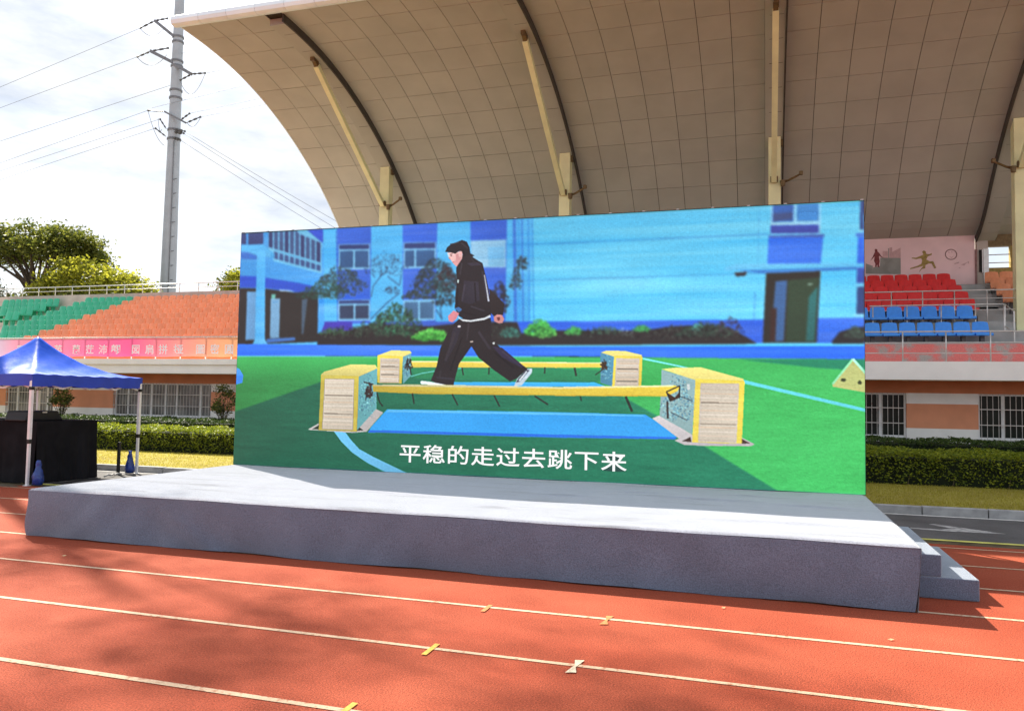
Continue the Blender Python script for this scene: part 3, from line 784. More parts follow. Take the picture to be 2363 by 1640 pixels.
ca = m.color_attributes.new('film', 'FLOAT_COLOR', 'POINT'); s_ = film / 255; s_ = np.where(s_ <= .04045, s_ / 12.92, ((s_ + .055) / 1.055) ** 2.4)
rgba = np.ones((nv, 4), np.float32); rgba[:, :3] = s_.reshape(-1, 3); ca.data.foreach_set('color', rgba.reshape(-1))
lm = bpy.data.materials.new('lit led face'); lm.use_nodes = True; t = lm.node_tree; b = t.nodes['Principled BSDF']
at = t.nodes.new('ShaderNodeAttribute'); at.attribute_name = 'film'; t.links.new(at.outputs['Color'], b.inputs['Emission Color'])
LED = 1.03 * 2 ** -EXPOSURE
b.inputs['Emission Strength'].default_value = LED; b.inputs['Base Color'].default_value = (.03, .03, .03, 1); b.inputs['Roughness'].default_value = .7; b.inputs['Specular IOR Level'].default_value = .15
local(put('display', m, lm), screen)
local(MB().box(PX0 - .006, PX1 + .006, PY + .003, PY + .09, PZ0 - .005, PZ1 + .012).build('cabinet', M['cabinet']), screen)
for i in range(9):
    xx = PX0 + .55 + 1.11 * i
    local(MB().box(xx, xx + .04, PY + .092, PY + .14, PZ0, PZ1 - .05).bar((xx + .02, PY + .14, 3.2), (xx + .02, PY + 1.3, .1), .04, .04).build('rear_brace', M['pole_iron']), screen)
for i in range(21):
    xx = PX0 + .02 + i * .496
    local(MB().box(xx - .02, xx + .02, PY + .005, PY + .03, PZ1 + .0125, PZ1 + .022).build('top_clip', M['steel']), screen)
def emis(name, c, s):
    m = bpy.data.materials.new(name); m.use_nodes = True; b = m.node_tree.nodes['Principled BSDF']; b.inputs['Base Color'].default_value = (.01, .01, .01, 1)
    b.inputs['Emission Color'].default_value = (*c, 1); b.inputs['Emission Strength'].default_value = s; return m
M['cap'] = emis('white led lettering', (1, 1, 1), 1.02 * 2 ** -EXPOSURE); M['cap_edge'] = emis('dark led outline', (.012, .06, .05), 2 ** -EXPOSURE)
def glyph(ch, off):
    c = bpy.data.curves.new('glyph', 'FONT'); c.body = ch; c.offset = off; c.resolution_u = 3
    o = bpy.data.objects.new('glyph', c); COL.objects.link(o); bpy.context.view_layer.update()
    m = bpy.data.meshes.new_from_object(o.evaluated_get(bpy.context.evaluated_depsgraph_get()))
    bpy.data.objects.remove(o); bpy.data.curves.remove(c)
    return m
def letter(name, ch, x, z, w, h, y, mat, parent, off=.012, sk=0):
    m = glyph(ch, off); m.materials.clear()
    for v in m.vertices: v.co = Vector((x + v.co.x * w + sk * v.co.y, y, z + (v.co.y + .08) * h))
    m.update(); return local(put(name, m, mat), parent)
CX0 = PX0 + 3.10
for i, ch in enumerate('平稳的走过去跳下来'):
    letter('caption_character', ch, CX0 + .408 * i, PZ1 - 3.815, .395, .305, PY - .006, M['cap'], screen, .010)
    letter('caption_outline', ch, CX0 + .408 * i, PZ1 - 3.817, .395, .305, PY - .003, M['cap_edge'], screen, .018)
# ================================================================== grandstand
stand = thing('grandstand', 'long grandstand with cream ledge over orange and white striped ground floor', 'grandstand', (-12, 25.2, 0))
def part(mb, name, mat, parent=None, **k): return local(mb.build(name, mat, **k), parent or stand)
YW = 25.2
# ground floor wall: plinth, bands and piers between the windows
WINS = [(-29.63, -27.15, 'L', 5), (-24.17, -19.66, 'L', 9), (2.0, 3.82, 'D', 3), (5.63, 7.45, 'D', 3)]
WZ0, WZ1 = .90, 2.14
part(MB().box(-44, 14, YW, YW + .3, 0, WZ0), 'wall_base', M['white_wall'])
part(MB().box(-44, 14, YW - .004, YW + .3, WZ1 + .02, 2.6), 'wall_head', M['orange_shaded'])
edges = [-44] + [v for w_ in WINS for v in w_[:2]] + [14]
for a, b_ in zip(edges[0::2], edges[1::2]):
    part(MB().box(a, b_, YW - .002, YW + .3, WZ0, 1.17), 'wall_white_band', M['white_wall'])
    part(MB().box(a, b_, YW - .005, YW + .3, 1.17, 1.86), 'wall_orange_band', M['orange_wall'])
    part(MB().box(a, b_, YW - .002, YW + .3, 1.86, WZ1 + .02), 'wall_white_band', M['white_wall'])
def window(x0, x1, kind, n):
    fr = MB(); f = .055; yf = YW + .10
    fr.box(x0, x1, yf, yf + .06, WZ0, WZ0 + f).box(x0, x1, yf, yf + .06, WZ1 - f + .02, WZ1 + .02).box(x0, x0 + f, yf, yf + .06, WZ0 + f, WZ1 - f + .02).box(x1 - f, x1, yf, yf + .06, WZ0 + f, WZ1 - f + .02)
    wo = part(fr, 'window', M['frame'])
    def sub(mb, name, mat):
        o = mb.build(name, mat); o.parent = wo; return o
    if kind == 'L' and n == 9: ms = [-23.54, -22.45, -21.80, -21.27, -20.20]
    elif kind == 'L': ms = [-29.12, -28.44, -27.55]
    else: ms = [x0 + 1.15] if x0 < 4 else [x0 + .62]
    for xm in ms: sub(MB().box(xm - .04, xm + .04, yf + .002, yf + .058, WZ0 + f, WZ1 - f + .02), 'mullion', M['frame'])
    ed = [x0 + f] + [v for q in ms for v in (q - .04, q + .04)] + [x1 - f]
    for a, b_ in zip(ed[0::2], ed[1::2]):
        sub(MB().box(a, b_, yf + .025, yf + .035, WZ0 + f, WZ1 - f + .02), 'pane', M['glass_dark' if kind == 'D' else 'glass_curtain'])
    sub(MB().box(x0 - .03, x1 + .03, YW - .05, YW + .1, WZ0 - .05, WZ0 - .004), 'sill', M['concrete'])
    nb = int((x1 - x0) / .137)
    for i in range(nb):
        xb = x0 + .07 + i * (x1 - x0 - .14) / (nb - 1)
        sub(MB().tube([(xb, YW - .03, WZ0 - .03), (xb, YW - .03, WZ1 + .015)], .0085, 5), 'bar', M['bar'])
    for zb in (1.30, 1.73): sub(MB().box(x0 + .02, x1 - .02, YW - .037, YW - .024, zb - .011, zb + .011), 'cross_bar', M['bar'])
for w_ in WINS: window(*w_)
part(MB().box(-44, 14, YW + .31, YW + .5, 0, 2.5), 'inner_wall', M['opaque_dark'])
# cream ledge and its slab
part(MB().box(-44, 14, 24.0, 24.9, 2.50, 2.995), 'ledge', M['cream'])
part(MB().box(-44, 14, 24.901, 31.6, 2.52, 2.985), 'floor_slab', M['concrete'])
part(MB().box(-44, -15.5, 23.93, 24.1, 2.82, 3.02), 'ledge_lip', M['cream'])
# low painted upstand behind the front railing
part(MB().box(-15, 14, 24.901, 25.05, 2.99, 3.53), 'upstand', M['peel'])
part(MB().box(-44, -15.001, 24.901, 25.05, 2.99, 3.40), 'upstand', M['low_orange'])
part(MB().box(-15, 14, 24.905, 25.06, 3.5305, 3.58), 'upstand_cap', M['concrete'])
# terraces
LROW = [(25.6 + .75 * k, 3.25 + .30 * k) for k in range(9)]                # (seat line, floor height)
for k, (y, z) in enumerate(LROW):
    part(MB().box(-44, -15, y - .56 if k else 25.055, 32.0, z - .302 if k else 2.99, z), 'terrace_step', M['aisle'])
RROW = [(25.4, 3.40), (26.2, 3.95)] + [(27.6 + .7 * k, 4.34 + .30 * k) for k in range(5)]
for k, (y, z) in enumerate(RROW):
    y0 = 25.07 if k == 0 else (25.8 if k == 1 else (27.25 if k == 2 else y - .45))
    zb = 2.99 if k == 0 else RROW[k - 1][1] - .002
    part(MB().box(-15 + .002, 14, y0, 31.6, zb, z), 'terrace_step', M['concrete'])
part(MB().box(-15 + .002, 14, 30.75, 31.6, 5.538, 5.98), 'terrace_step', M['concrete'])
for k in range(9):                                                          # stairs in the aisle beside the red seats
    part(MB().box(6.22, 6.98, 26.95 + .40 * k, 31.1, 3.951 + .215 * k, 4.166 + .215 * k), 'stair', M['concrete'])
# left parapet
part(MB().box(-44, -15, 32.0, 32.25, 5.0, 6.67), 'parapet', M['aisle'])
# back wall on the right: pink mural wall, pier, opening
YP = 31.2
wallp = part(MB().box(-15, 6.93, YP, YP + .25, 5.9, 7.77), 'mural_wall', M['pink'])
part(MB().box(6.931, 6.985, YP - .05, YP + .25, 5.9, 7.25), 'wall_post', M['mural_line'])
part(MB().box(6.986, 7.33, YP - .02, YP + .25, 5.9, 7.70), 'pier', M['aisle'])
part(MB().box(7.331, 12, YP + .02, YP + .25, 5.9, 6.60), 'back_wall', M['mural_gold'])
part(MB().box(7.331, 12, YP + .0, YP + .25, 7.34, 8.2), 'lintel', M['lamp'])
part(MB().box(8.02, 12, YP + .01, YP + .25, 6.601, 7.339), 'back_wall', M['mural_gold'])
part(MB().box(7.05, 7.13, YP - .075, YP - .025, 6.45, 7.22), 'door_edge', M['opaque_dark'])
part(MB().box(7.131, 7.165, YP - .085, YP - .025, 6.42, 7.22), 'door_frame', M['frame'])
part(MB().box(7.18, 7.34, YP - .065, YP - .025, 5.98, 7.25), 'door_leaf', M['steel'])
for z in (6.78, 7.06):
    part(MB().tube([(7.33, YP + .1, z), (8.03, YP + .1, z)], .018, 6), 'opening_rail', M['steel'])
# painted figures on the mural wall (sketch units to wall metres)
def mu(a, b_): return (3.44 + (a - 200) * .002605, 7.77 - (b_ - 278 + (a - 200) * .0443) * .00285)
def paint(name, pts, mat, d): 
    o = MB().extrude([mu(*q) for q in pts], 'y', YP - d, YP - .0005).build(name, mat); o.parent = wallp
paint('painted_block', [(385, 515), (640, 515), (640, 720), (285, 720), (290, 640), (380, 620)], M['mural_grey'], .003)
paint('painted_block', [(415, 430), (480, 430), (480, 515), (415, 515)], M['mural_pale'], .003)
paint('painted_block', [(500, 390), (535, 380), (535, 440), (640, 385), (640, 514), (500, 514)], M['mural_pale'], .003)
paint('painted_block', [(484, 395), (496, 395), (496, 514), (484, 514)], M['mural_grey'], .003)
paint('painted_block', [(200, 590), (290, 620), (285, 720), (200, 720)], M['mural_grey'], .0025)
paint('painted_figure', [(315, 410), (330, 402), (348, 412), (350, 435), (372, 455), (395, 490), (425, 515), (400, 510), (375, 492), (368, 500), (378, 560), (368, 600), (372, 635), (352, 635), (345, 600), (335, 635), (318, 630), (322, 590), (306, 560), (312, 500), (290, 525), (255, 560), (280, 520), (305, 470), (318, 440)], M['mural_red'], .006)
paint('painted_figure', [(905, 435), (925, 418), (950, 430), (955, 460), (990, 465), (1025, 450), (1020, 475), (975, 490), (955, 530), (1000, 555), (1040, 550), (1075, 635), (1050, 640), (1020, 580), (985, 580), (945, 600), (940, 640), (900, 650), (865, 692), (875, 665), (920, 610), (850, 630), (750, 658), (760, 640), (850, 610), (895, 585), (905, 540), (890, 515), (830, 530), (775, 518), (780, 508), (830, 510), (900, 480), (920, 470)], M['mural_gold'], .006)
ring = [mu(1255 + 74 * math.cos(a), 465 + 68 * math.sin(a)) for a in [i * math.pi / 12 for i in range(24)]]; rin = [mu(1255 + 62 * math.cos(a), 465 + 57 * math.sin(a)) for a in [i * math.pi / 12 for i in range(24)]]
mb = MB(); mb.add([(p[0], YP - .006, p[1]) for p in ring + rin] + [(p[0], YP - .0005, p[1]) for p in ring + rin], [(i, (i + 1) % 24, 24 + (i + 1) % 24, 24 + i) for i in range(24)] + [(48 + i, 48 + (i + 1) % 24, (i + 1) % 24, i) for i in range(24)] + [(72 + (i + 1) % 24, 72 + i, 24 + i, 24 + (i + 1) % 24) for i in range(24)])
o = mb.build('painted_ring', M['mural_line'], wallp)
for pts in ([(1215, 440), (1235, 430), (1238, 445)], [(1255, 428), (1272, 425), (1270, 445)], [(1225, 485), (1260, 500), (1290, 480), (1262, 512)], [(1290, 575), (1350, 555), (1350, 570), (1300, 585)], [(1370, 590), (1420, 570), (1470, 545), (1465, 580), (1450, 560), (1410, 600)], [(1340, 628), (1365, 622), (1365, 636)]):
    paint('painted_mark', pts, M['mural_pale'], .004)

# ================================================================== railings
def railing(label, x0, x1, y, zs, zb, posts, r=.022, name='railing'):
    t_ = thing(name, label, 'railing', ((x0 + x1) / 2, y, zb))
    for i, z in enumerate(zs): local(MB().tube([(x0, y, z), (x1, y, z)], r * (1.15 if i == 0 else .75), 6).build('top_rail' if i == 0 else 'rail', M['steel'], smooth=True), t_)
    for xp in posts: local(MB().tube([(xp, y, zb), (xp, y, zs[0])], r, 6).build('post', M['steel'], smooth=True), t_)
    return t_
railing('pale steel railing along the ledge below the blue seats', -6, 13, 24.35, (3.83, 3.53, 3.24), 2.995, [-6 + 1.07 * i - .02 + .0 for i in range(18)], .02)
railing('pale steel railing in front of the lowest red seats', -6, 13, 27.2, (5.31, 5.06, 4.72), 3.95, [-6 + .875 * i + .1 for i in range(21)], .018)
railing('short steel railing between the two rows of blue seats', 2.95, 6.46, 25.88, (4.73,), 3.40, [3.04, 3.96, 4.86, 5.74, 6.46], .018)
railing('steel railing on the parapet above the orange and green seats', -44, -15.2, 32.12, (7.11, 6.90), 6.67, [-43.6 + 1.1 * i for i in range(26)], .02)
railing('pale rail along the ledge carrying the pink banner', -44, -15.2, 24.35, (3.84,), 3.0, [-43.5 + 1.1 * i for i in range(26)], .022)
sr = thing('stair_handrail', 'short steel handrail at the foot of the aisle beside the blue seats', 'handrail', (6.55, 25.6, 3.4))
local(MB().tube([(6.49, 25.9, 3.4), (6.49, 25.9, 4.73), (6.56, 25.3, 4.45), (6.56, 25.3, 3.4)], .02, 6).build('handrail', M['steel']), sr)
local(MB().tube([(6.49, 25.9, 4.1), (6.56, 25.3, 3.85)], .014, 6).build('rail', M['steel']), sr)

# ================================================================== banner
bn = thing('banner', 'long faded pink banner with white characters hung on the ledge railing', 'banner', (-23, 24.3, 3.1))
bm_ = bpy.data.materials.new('banner print'); bm_.use_nodes = True; t = bm_.node_tree; b = t.nodes['Principled BSDF']; b.inputs['Roughness'].default_value = .7
tcn = t.nodes.new('ShaderNodeTexCoord'); sx = t.nodes.new('ShaderNodeSeparateXYZ'); mr = t.nodes.new('ShaderNodeMapRange'); mr.inputs[1].default_value = -32; mr.inputs[2].default_value = -16
rp = t.nodes.new('ShaderNodeValToRGB'); rp.color_ramp.elements[0].position = 0; rp.color_ramp.elements[0].color = (.70, .36, .42, 1); rp.color_ramp.elements[1].position = 1; rp.color_ramp.elements[1].color = (.85, .46, .20, 1)
for ps, c in ((.17, (.56, .52, .72)), (.24, (.78, .34, .50)), (.38, (.85, .24, .42)), (.58, (.88, .13, .34)), (.70, (.86, .30, .32)), (.84, (.86, .44, .24))):
    e = rp.color_ramp.elements.new(ps); e.color = (*c, 1)
t.links.new(tcn.outputs['Object'], sx.inputs[0]); t.links.new(sx.outputs['X'], mr.inputs[0]); t.links.new(mr.outputs[0], rp.inputs['Fac']); t.links.new(rp.outputs[0], b.inputs['Base Color'])
tr_ = t.nodes.new('ShaderNodeBsdfTranslucent'); ms_ = t.nodes.new('ShaderNodeMixShader'); ms_.inputs[0].default_value = .25; t.links.new(rp.outputs[0], tr_.inputs['Color']); t.links.new(b.outputs[0], ms_.inputs[1]); t.links.new(tr_.outputs[0], ms_.inputs[2]); t.links.new(ms_.outputs[0], t.nodes['Material Output'].inputs['Surface'])
local(MB().grid(lambda u, v: (-38 + 22.3 * u, 24.315 + .012 * math.sin(u * 160) * v + .01 * math.sin(u * 47), 3.80 - (.68 + .012 * math.sin(u * 60)) * v), 220, 4).build('sheet', bm_, smooth=True), bn)
M['letter'] = pm('faded white lettering', (1.0, .96, .97), .8, .08, 6)
for ch, xa, xb in (('国', -28.12, -27.66), ('英', -26.25, -25.83), ('茵', -25.36, -24.96), ('茳', -24.71, -24.31), ('沛', -24.09, -23.68), ('翱', -23.51, -23.05), ('図', -22.56, -22.16), ('肩', -21.92, -21.50), ('拼', -21.31, -20.90), ('挜', -20.66, -20.22), ('圖', -19.69, -19.28), ('密', -19.06, -18.66), ('圓', -18.46, -18.06)):
    letter('banner_character', ch, xa, 3.22, (xb - xa) * 1.02, .375, 24.285, M['letter'], bn, .018, -.03 if xa > -22.3 and xa < -20.8 else 0)

# ================================================================== seats
def seat_meshes(w, hb=.40, dz=.40):
    b_ = MB(); n = 4
    def back(u, v):
        x = (u - .5) * w * (1 - .10 * v ** 3); y = .02 + .10 * v - .035 * (1 - (2 * u - 1) ** 2)
        z = dz + .02 + hb * v - .02 * abs(2 * u - 1) ** 3 * (v > .9); return x, y, z
    fr = [back(i / n, j / 3) for j in range(4) for i in range(n + 1)]; k = len(fr)
    vs = fr + [(x, y + .03, z) for x, y, z in fr]; fs = []
    for j in range(3):
        for i in range(n):
            a = j * (n + 1) + i; fs += [(a, a + 1, a + n + 2, a + n + 1), (k + a, k + a + n + 1, k + a + n + 2, k + a + 1)]
    for i in range(n): fs += [(i, k + i, k + i + 1, i + 1), (3 * (n + 1) + i, 3 * (n + 1) + i + 1, k + 3 * (n + 1) + i + 1, k + 3 * (n + 1) + i)]
    for j in range(3):
        a = j * (n + 1); fs += [(a, a + n + 1, k + a + n + 1, k + a)]; a += n; fs += [(a, k + a, k + a + n + 1, a + n + 1)]
    b_.add(vs, fs)
    p_ = MB(); prof = [(.05, dz + .03), (-.10, dz + .005), (-.30, dz + .025), (-.385, dz + .02), (-.395, dz - .04), (-.37, dz - .06), (-.10, dz - .035), (.05, dz - .02)]
    p_.extrude(prof, 'x', -w / 2, w / 2)
    l_ = MB(); l_.box(-.05, .05, -.16, .02, .0, dz - .03).box(-.11, .11, -.20, .04, 0, .02)
    return b_, p_, l_
b_, p_, l_ = seat_meshes(.38)
one = MB(); 
for q in (b_, p_, l_): one.add(q.v, q.f)
lm_o = one.mesh('seat'); fixn(lm_o); lm_o.materials.append(M['seat_orange']); lm_g = lm_o.copy(); lm_g.materials.clear(); lm_g.materials.append(M['seat_green'])
def plain_seat(mesh, x, y, z, label, group):
    o = bpy.data.objects.new('stadium_seat', mesh); COL.objects.link(o); o.location = (x, y, z); o.rotation_euler[2] = random.uniform(-.012, .012); tag(o, label, 'seat', group)
for k, (y, z) in enumerate(LROW):
    row = 'front row' if k == 0 else ('top row' if k == 8 else ordn(k + 1) + ' row up')
    xr = -.755 * y + .4 + 1.3; n = int((xr + 29.35) / .42)
    for i in range(n):
        plain_seat(lm_o, -29.25 + .42 * i, y, z, 'orange plastic seat in the left stand, %s, %s from the green seats' % (row, ordn(i + 1)), 'orange seats of the left stand')
    for i in range(7):
        x = -29.70 - .42 * i
        if x < -1.222 * y + .8: continue
        plain_seat(lm_g, x, y, z, 'green plastic seat in the left stand, %s, %s from the orange seats' % (row, ordn(i + 1)), 'green seats of the left stand')
    for i in range(9):
        x = -34.25 - .42 * i
        if x < -1.222 * y + .8: continue
        plain_seat(lm_g, x, y, z, 'green plastic seat beyond the concrete aisle, %s, %s from the aisle' % (row, ordn(i + 1)), 'green seats beyond the aisle')
for k, (y, z) in enumerate(LROW[1:]):
    local(MB().box(-33.95, -32.62, y - .95, y - .55, z - .302, z - .15).build('aisle_stair', M['aisle']), stand)
b_, p_, l_ = seat_meshes(.425, .36, .42)
SM = {}
for c in ('red', 'blue', 'orange'):
    bm1 = b_.mesh('backrest'); fixn(bm1); bm1.materials.append(M['seat_' + c]); pm1 = p_.mesh('seat_pan'); fixn(pm1); pm1.materials.append(M['seat_' + c]); lg1 = l_.mesh('bracket'); fixn(lg1); lg1.materials.append(M['seat_leg']); SM[c] = (bm1, pm1, lg1)
def seat(c, x, y, z, label, group):
    t_ = thing('stadium_seat', label, 'seat', (x, y, z), group); t_.rotation_euler[2] = random.uniform(-.02, .02)
    for nm, me in zip(('backrest', 'seat_pan', 'bracket'), SM[c]):
        o = bpy.data.objects.new(nm, me); COL.objects.link(o); o.parent = t_
for r_, (y, z) in enumerate(RROW):
    if r_ < 2:
        for i in range(8): seat('blue', (5.77 if r_ == 0 else 5.55) - .468 * i, y, z, 'blue plastic seat in the %s blue row, %s from the stairs' % (('front', 'rear')[r_], ordn(i + 1)), 'blue seats of the right stand')
    else:
        k = r_ - 2
        for i in range(9): seat('red', (5.93 - .03 * k) - .44 * i, y, z, 'red plastic seat, %s red row from the bottom, %s from the stairs' % (ordn(k + 1), ordn(i + 1)), 'red seats of the right stand')
        if k in (1, 2, 3, 4):
            for i in range(2): seat('orange', 7.24 + .44 * i, y - .1, z, 'orange plastic seat beside the yellow column, %s row from the bottom, %s from the stairs' % (ordn(k), ordn(i + 1)), 'orange seats by the column')

# ================================================================== canopy
PROF = [(19.62, 12.93), (20.5, 12.90), (21.6, 12.80), (22.7, 12.60), (23.7, 12.33), (24.8, 11.93), (25.8, 11.48), (26.8, 10.93), (27.75, 10.33), (28.6, 9.68), (29.4, 8.98), (30.1, 8.33), (30.75, 7.98), (31.25, 7.80)]
PROF = PROF[:11] + [(30.1, 8.28), (30.75, 7.93)]
# resample by arc length into equal rows
def resample(pr, n):
    d = [0]
    for a, b2 in zip(pr, pr[1:]): d.append(d[-1] + math.hypot(b2[0] - a[0], b2[1] - a[1]))
    o = []
    for i in range(n + 1):
        s = d[-1] * i / n; j = max(q for q in range(len(d) - 1) if d[q] <= s + 1e-9); f = (s - d[j]) / (d[j + 1] - d[j]); o.append((pr[j][0] + (pr[j + 1][0] - pr[j][0]) * f, pr[j][1] + (pr[j + 1][1] - pr[j][1]) * f))
    return o
SMOOTH = resample(PROF, 60)
for _ in range(10): SMOOTH = [SMOOTH[0]] + [((a[0] + 2 * b2[0] + c[0]) / 4, (a[1] + 2 * b2[1] + c[1]) / 4) for a, b2, c in zip(SMOOTH, SMOOTH[1:], SMOOTH[2:])] + [SMOOTH[-1]]
SMOOTH.append((31.3, SMOOTH[-1][1] - .22))
NR = 13
ROWS = resample(SMOOTH, NR)
def offs(pr, d):
    o = []
    for i, p in enumerate(pr):
        a = pr[max(i - 1, 0)]; b2 = pr[min(i + 1, len(pr) - 1)]; tx, tz = b2[0] - a[0], b2[1] - a[1]; l = math.hypot(tx, tz); o.append((p[0] - tz / l * d, p[1] + tx / l * d))   # d > 0 upward
    return o
M['rib_shade'] = pm('dark rib side shade', (.07, .065, .055), .7)  # colour stands for shade on the rib sides
COLX = [-13.75, -6.75, .28, 7.30]
RIBS = [(c - .30, c + .25) for c in COLX]
CXL, CXR = -17.0, 14.3
canopy = thing('canopy', 'sweeping curved grandstand canopy lined with beige square soffit panels', 'canopy roof', (-1.5, 31.2, 7.8))
xs = []
def cols(a, b2, n): return [(a + (b2 - a) * i / n, a + (b2 - a) * (i + 1) / n) for i in range(n)]
xs += cols(CXL, RIBS[0][0], 3)
for q in range(3): xs += cols(RIBS[q][1], RIBS[q + 1][0], 7)
xs += cols(RIBS[3][1], CXR, 7)
Vm = Matrix(mw).inverted()
def shown(x, y, z):
    p = Vm @ Vector((x, y, z)); px = 1181.5 + FPX * p.x / -p.z; py = 820 - FPX * p.y / -p.z
    if not (-10 < px < 2373 and -10 < py < 1650): return False
    t_ = PY / y; return not (PX0 < x * t_ < PX1 and 1.78 + (z - 1.78) * t_ < PZ1 - .05)
rest = MB(); cnt = 0
for (xa, xb) in xs:
    for r_ in range(NR):
        pts = resample([SMOOTH[i] for i in range(len(SMOOTH))], NR * 3)[r_ * 3:r_ * 3 + 4]
        y0, z0 = pts[0]; y1, z1 = pts[-1]; gp = .008
        l = math.hypot(y1 - y0, z1 - z0); e = gp / l
        lo = [pts[0]] + pts[1:3] + [pts[3]]; lo[0] = (y0 + (y1 - y0) * e, z0 + (z1 - z0) * e); lo[3] = (y1 - (y1 - y0) * e, z1 - (z1 - z0) * e)
        nrm = (-(z1 - z0) / l, (y1 - y0) / l); hi = [(p[0] + nrm[0] * .03, p[1] + nrm[1] * .03) for p in lo]
        d_ = random.uniform(-.003, .003); lo = [(p[0] + nrm[0] * d_, p[1] + nrm[1] * d_) for p in lo]
        mb = MB(); mb.extrude(lo + hi[::-1], 'x', xa + gp, xb - gp)
        vis = any(shown(x, p[0], p[1]) for x in (xa + .1, xb - .1) for p in (pts[0], pts[2]))
        if vis and cnt < 300: part(mb, 'soffit_panel', M['soffit'], canopy); cnt += 1
        else: rest.add(mb.v, mb.f)
o = part(rest, 'soffit_panels', M['soffit'], canopy); o['kind'] = 'stuff'
SH1, SH2 = offs(SMOOTH, .034), offs(SMOOTH, .20)
part(MB().extrude(SH1 + SH2[::-1], 'x', CXL + .004, CXR), 'roof_shell', M['soffit_gap'], canopy)
S3, S4 = offs(SMOOTH, .204), offs(SMOOTH, .25)
part(MB().extrude(S3 + S4[::-1], 'x', CXL, CXR), 'roof_sheet', M['roof'], canopy)
S5 = offs(SMOOTH, -.005)
part(MB().extrude(S5 + S3[::-1], 'x', CXL - .03, CXL), 'gable_trim', M['fascia'], canopy)
for i, (a, b2) in enumerate(RIBS):
    k0 = 2
    lo = offs(SMOOTH, -.20)[k0:]; hi = offs(SMOOTH, -.002)[k0:]
    part(MB().extrude(lo + hi[::-1], 'x', a, b2), 'rib', M['rib'], canopy)
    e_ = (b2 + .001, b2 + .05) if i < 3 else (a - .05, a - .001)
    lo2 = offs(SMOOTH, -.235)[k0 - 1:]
    part(MB().extrude(lo2 + offs(SMOOTH, -.003)[k0 - 1:][::-1], 'x', *e_), 'rib_shade_strip', M['rib_shade'], canopy)  # dark strip added beside each rib in place of its side shade
    rr = resample(SMOOTH, NR)
    for q in range(1, NR):
        y, z = offs(rr, -.2005)[q]; ya, za = offs(rr, -.204)[q]
        part(MB().add([(a + .12, y - .007, z + .003), (b2 - .05, y - .007, z + .003), (b2 - .05, y + .007, z - .003), (a + .12, y + .007, z - .003)], [(0, 1, 2, 3)]), 'rib_joint', M['soffit_gap'], canopy)
fy, fz = SMOOTH[0]
fp = [(fy + .02, fz + .26), (fy - .12, fz + .24), (fy - .24, fz + .16), (fy - .28, fz + .03), (fy - .24, fz - .07), (fy - .12, fz - .11), (fy + .005, fz - .09)]
fx = CXL - .05; i = 0
while fx < CXR:
    wdt = .98
    part(MB().extrude(fp, 'x', fx, fx + wdt - .012), 'fascia_segment', M['fascia'], canopy, smooth=False); fx += wdt
part(MB().extrude([(p[0] + .015, p[1] - (.012 if p[1] > fz else -.012)) for p in fp], 'x', CXL - .03, CXR), 'fascia_core', M['soffit_gap'], canopy)
# columns with raking struts
for i, xc in enumerate(COLX):
    lab = ['pale yellow column and raking strut nearest the open end of the canopy', 'pale yellow canopy column with raking strut above the walking figure on the screen', 'pale yellow canopy column and strut above the doorway side of the screen', 'pale yellow canopy column standing beside the orange seats on the right'][i]
    t_ = thing('canopy_column', lab, 'column', (xc, 27.3, 3.9))
    zb = 2.99
    part(MB().box(xc - .19, xc + .19, 27.14, 27.50, 3.0, 10.60), 'post', M['column'], t_, bevel=.01)
    part(MB().bar((xc - .02, 27.10, 9.00), (xc - .02, 22.20, 12.36), .17, .17, (1, 0, 0)), 'strut', M['column'], t_, bevel=.008)
    part(MB().bar((xc - .02, 22.36, 12.25), (xc - .02, 22.05, 12.50), .13, .13, (1, 0, 0)), 'strut_head', M['lamp'], t_)
    part(MB().box(xc - .075, xc + .06, 21.9, 22.2, 12.42, 12.56), 'anchor_plate', M['lamp'], t_)
    part(MB().tube([(xc - .13, 27.06, 9.05), (xc + .10, 27.06, 9.05)], .10, 12), 'strut_pin', M['lamp'], t_)
    s_ = 1 if i < 3 else -1
    part(MB().tube([(xc + s_ * .19, 27.15, 8.95), (xc + s_ * .42, 27.05, 8.98), (xc + s_ * .62, 26.95, 9.05), (xc + s_ * .78, 26.9, 9.12)], [.06, .035, .035, .03], 6), 'lamp_bracket', M['lamp'], t_)
    part(MB().tube([(xc + s_ * .25, 27.02, 8.98), (xc + s_ * .25, 27.02, 8.80)], [.09, .07], 8), 'lamp_base', M['lamp'], t_)
    part(MB().box(xc + s_ * .80 - .06, xc + s_ * .80 + .06, 26.84, 26.95, 9.08, 9.22), 'floodlight', M['lamp'], t_, bevel=.03)
    part(MB().box(xc + .19, xc + .26, 27.25, 27.4, 10.2, 10.5), 'top_bracket', M['lamp'], t_)
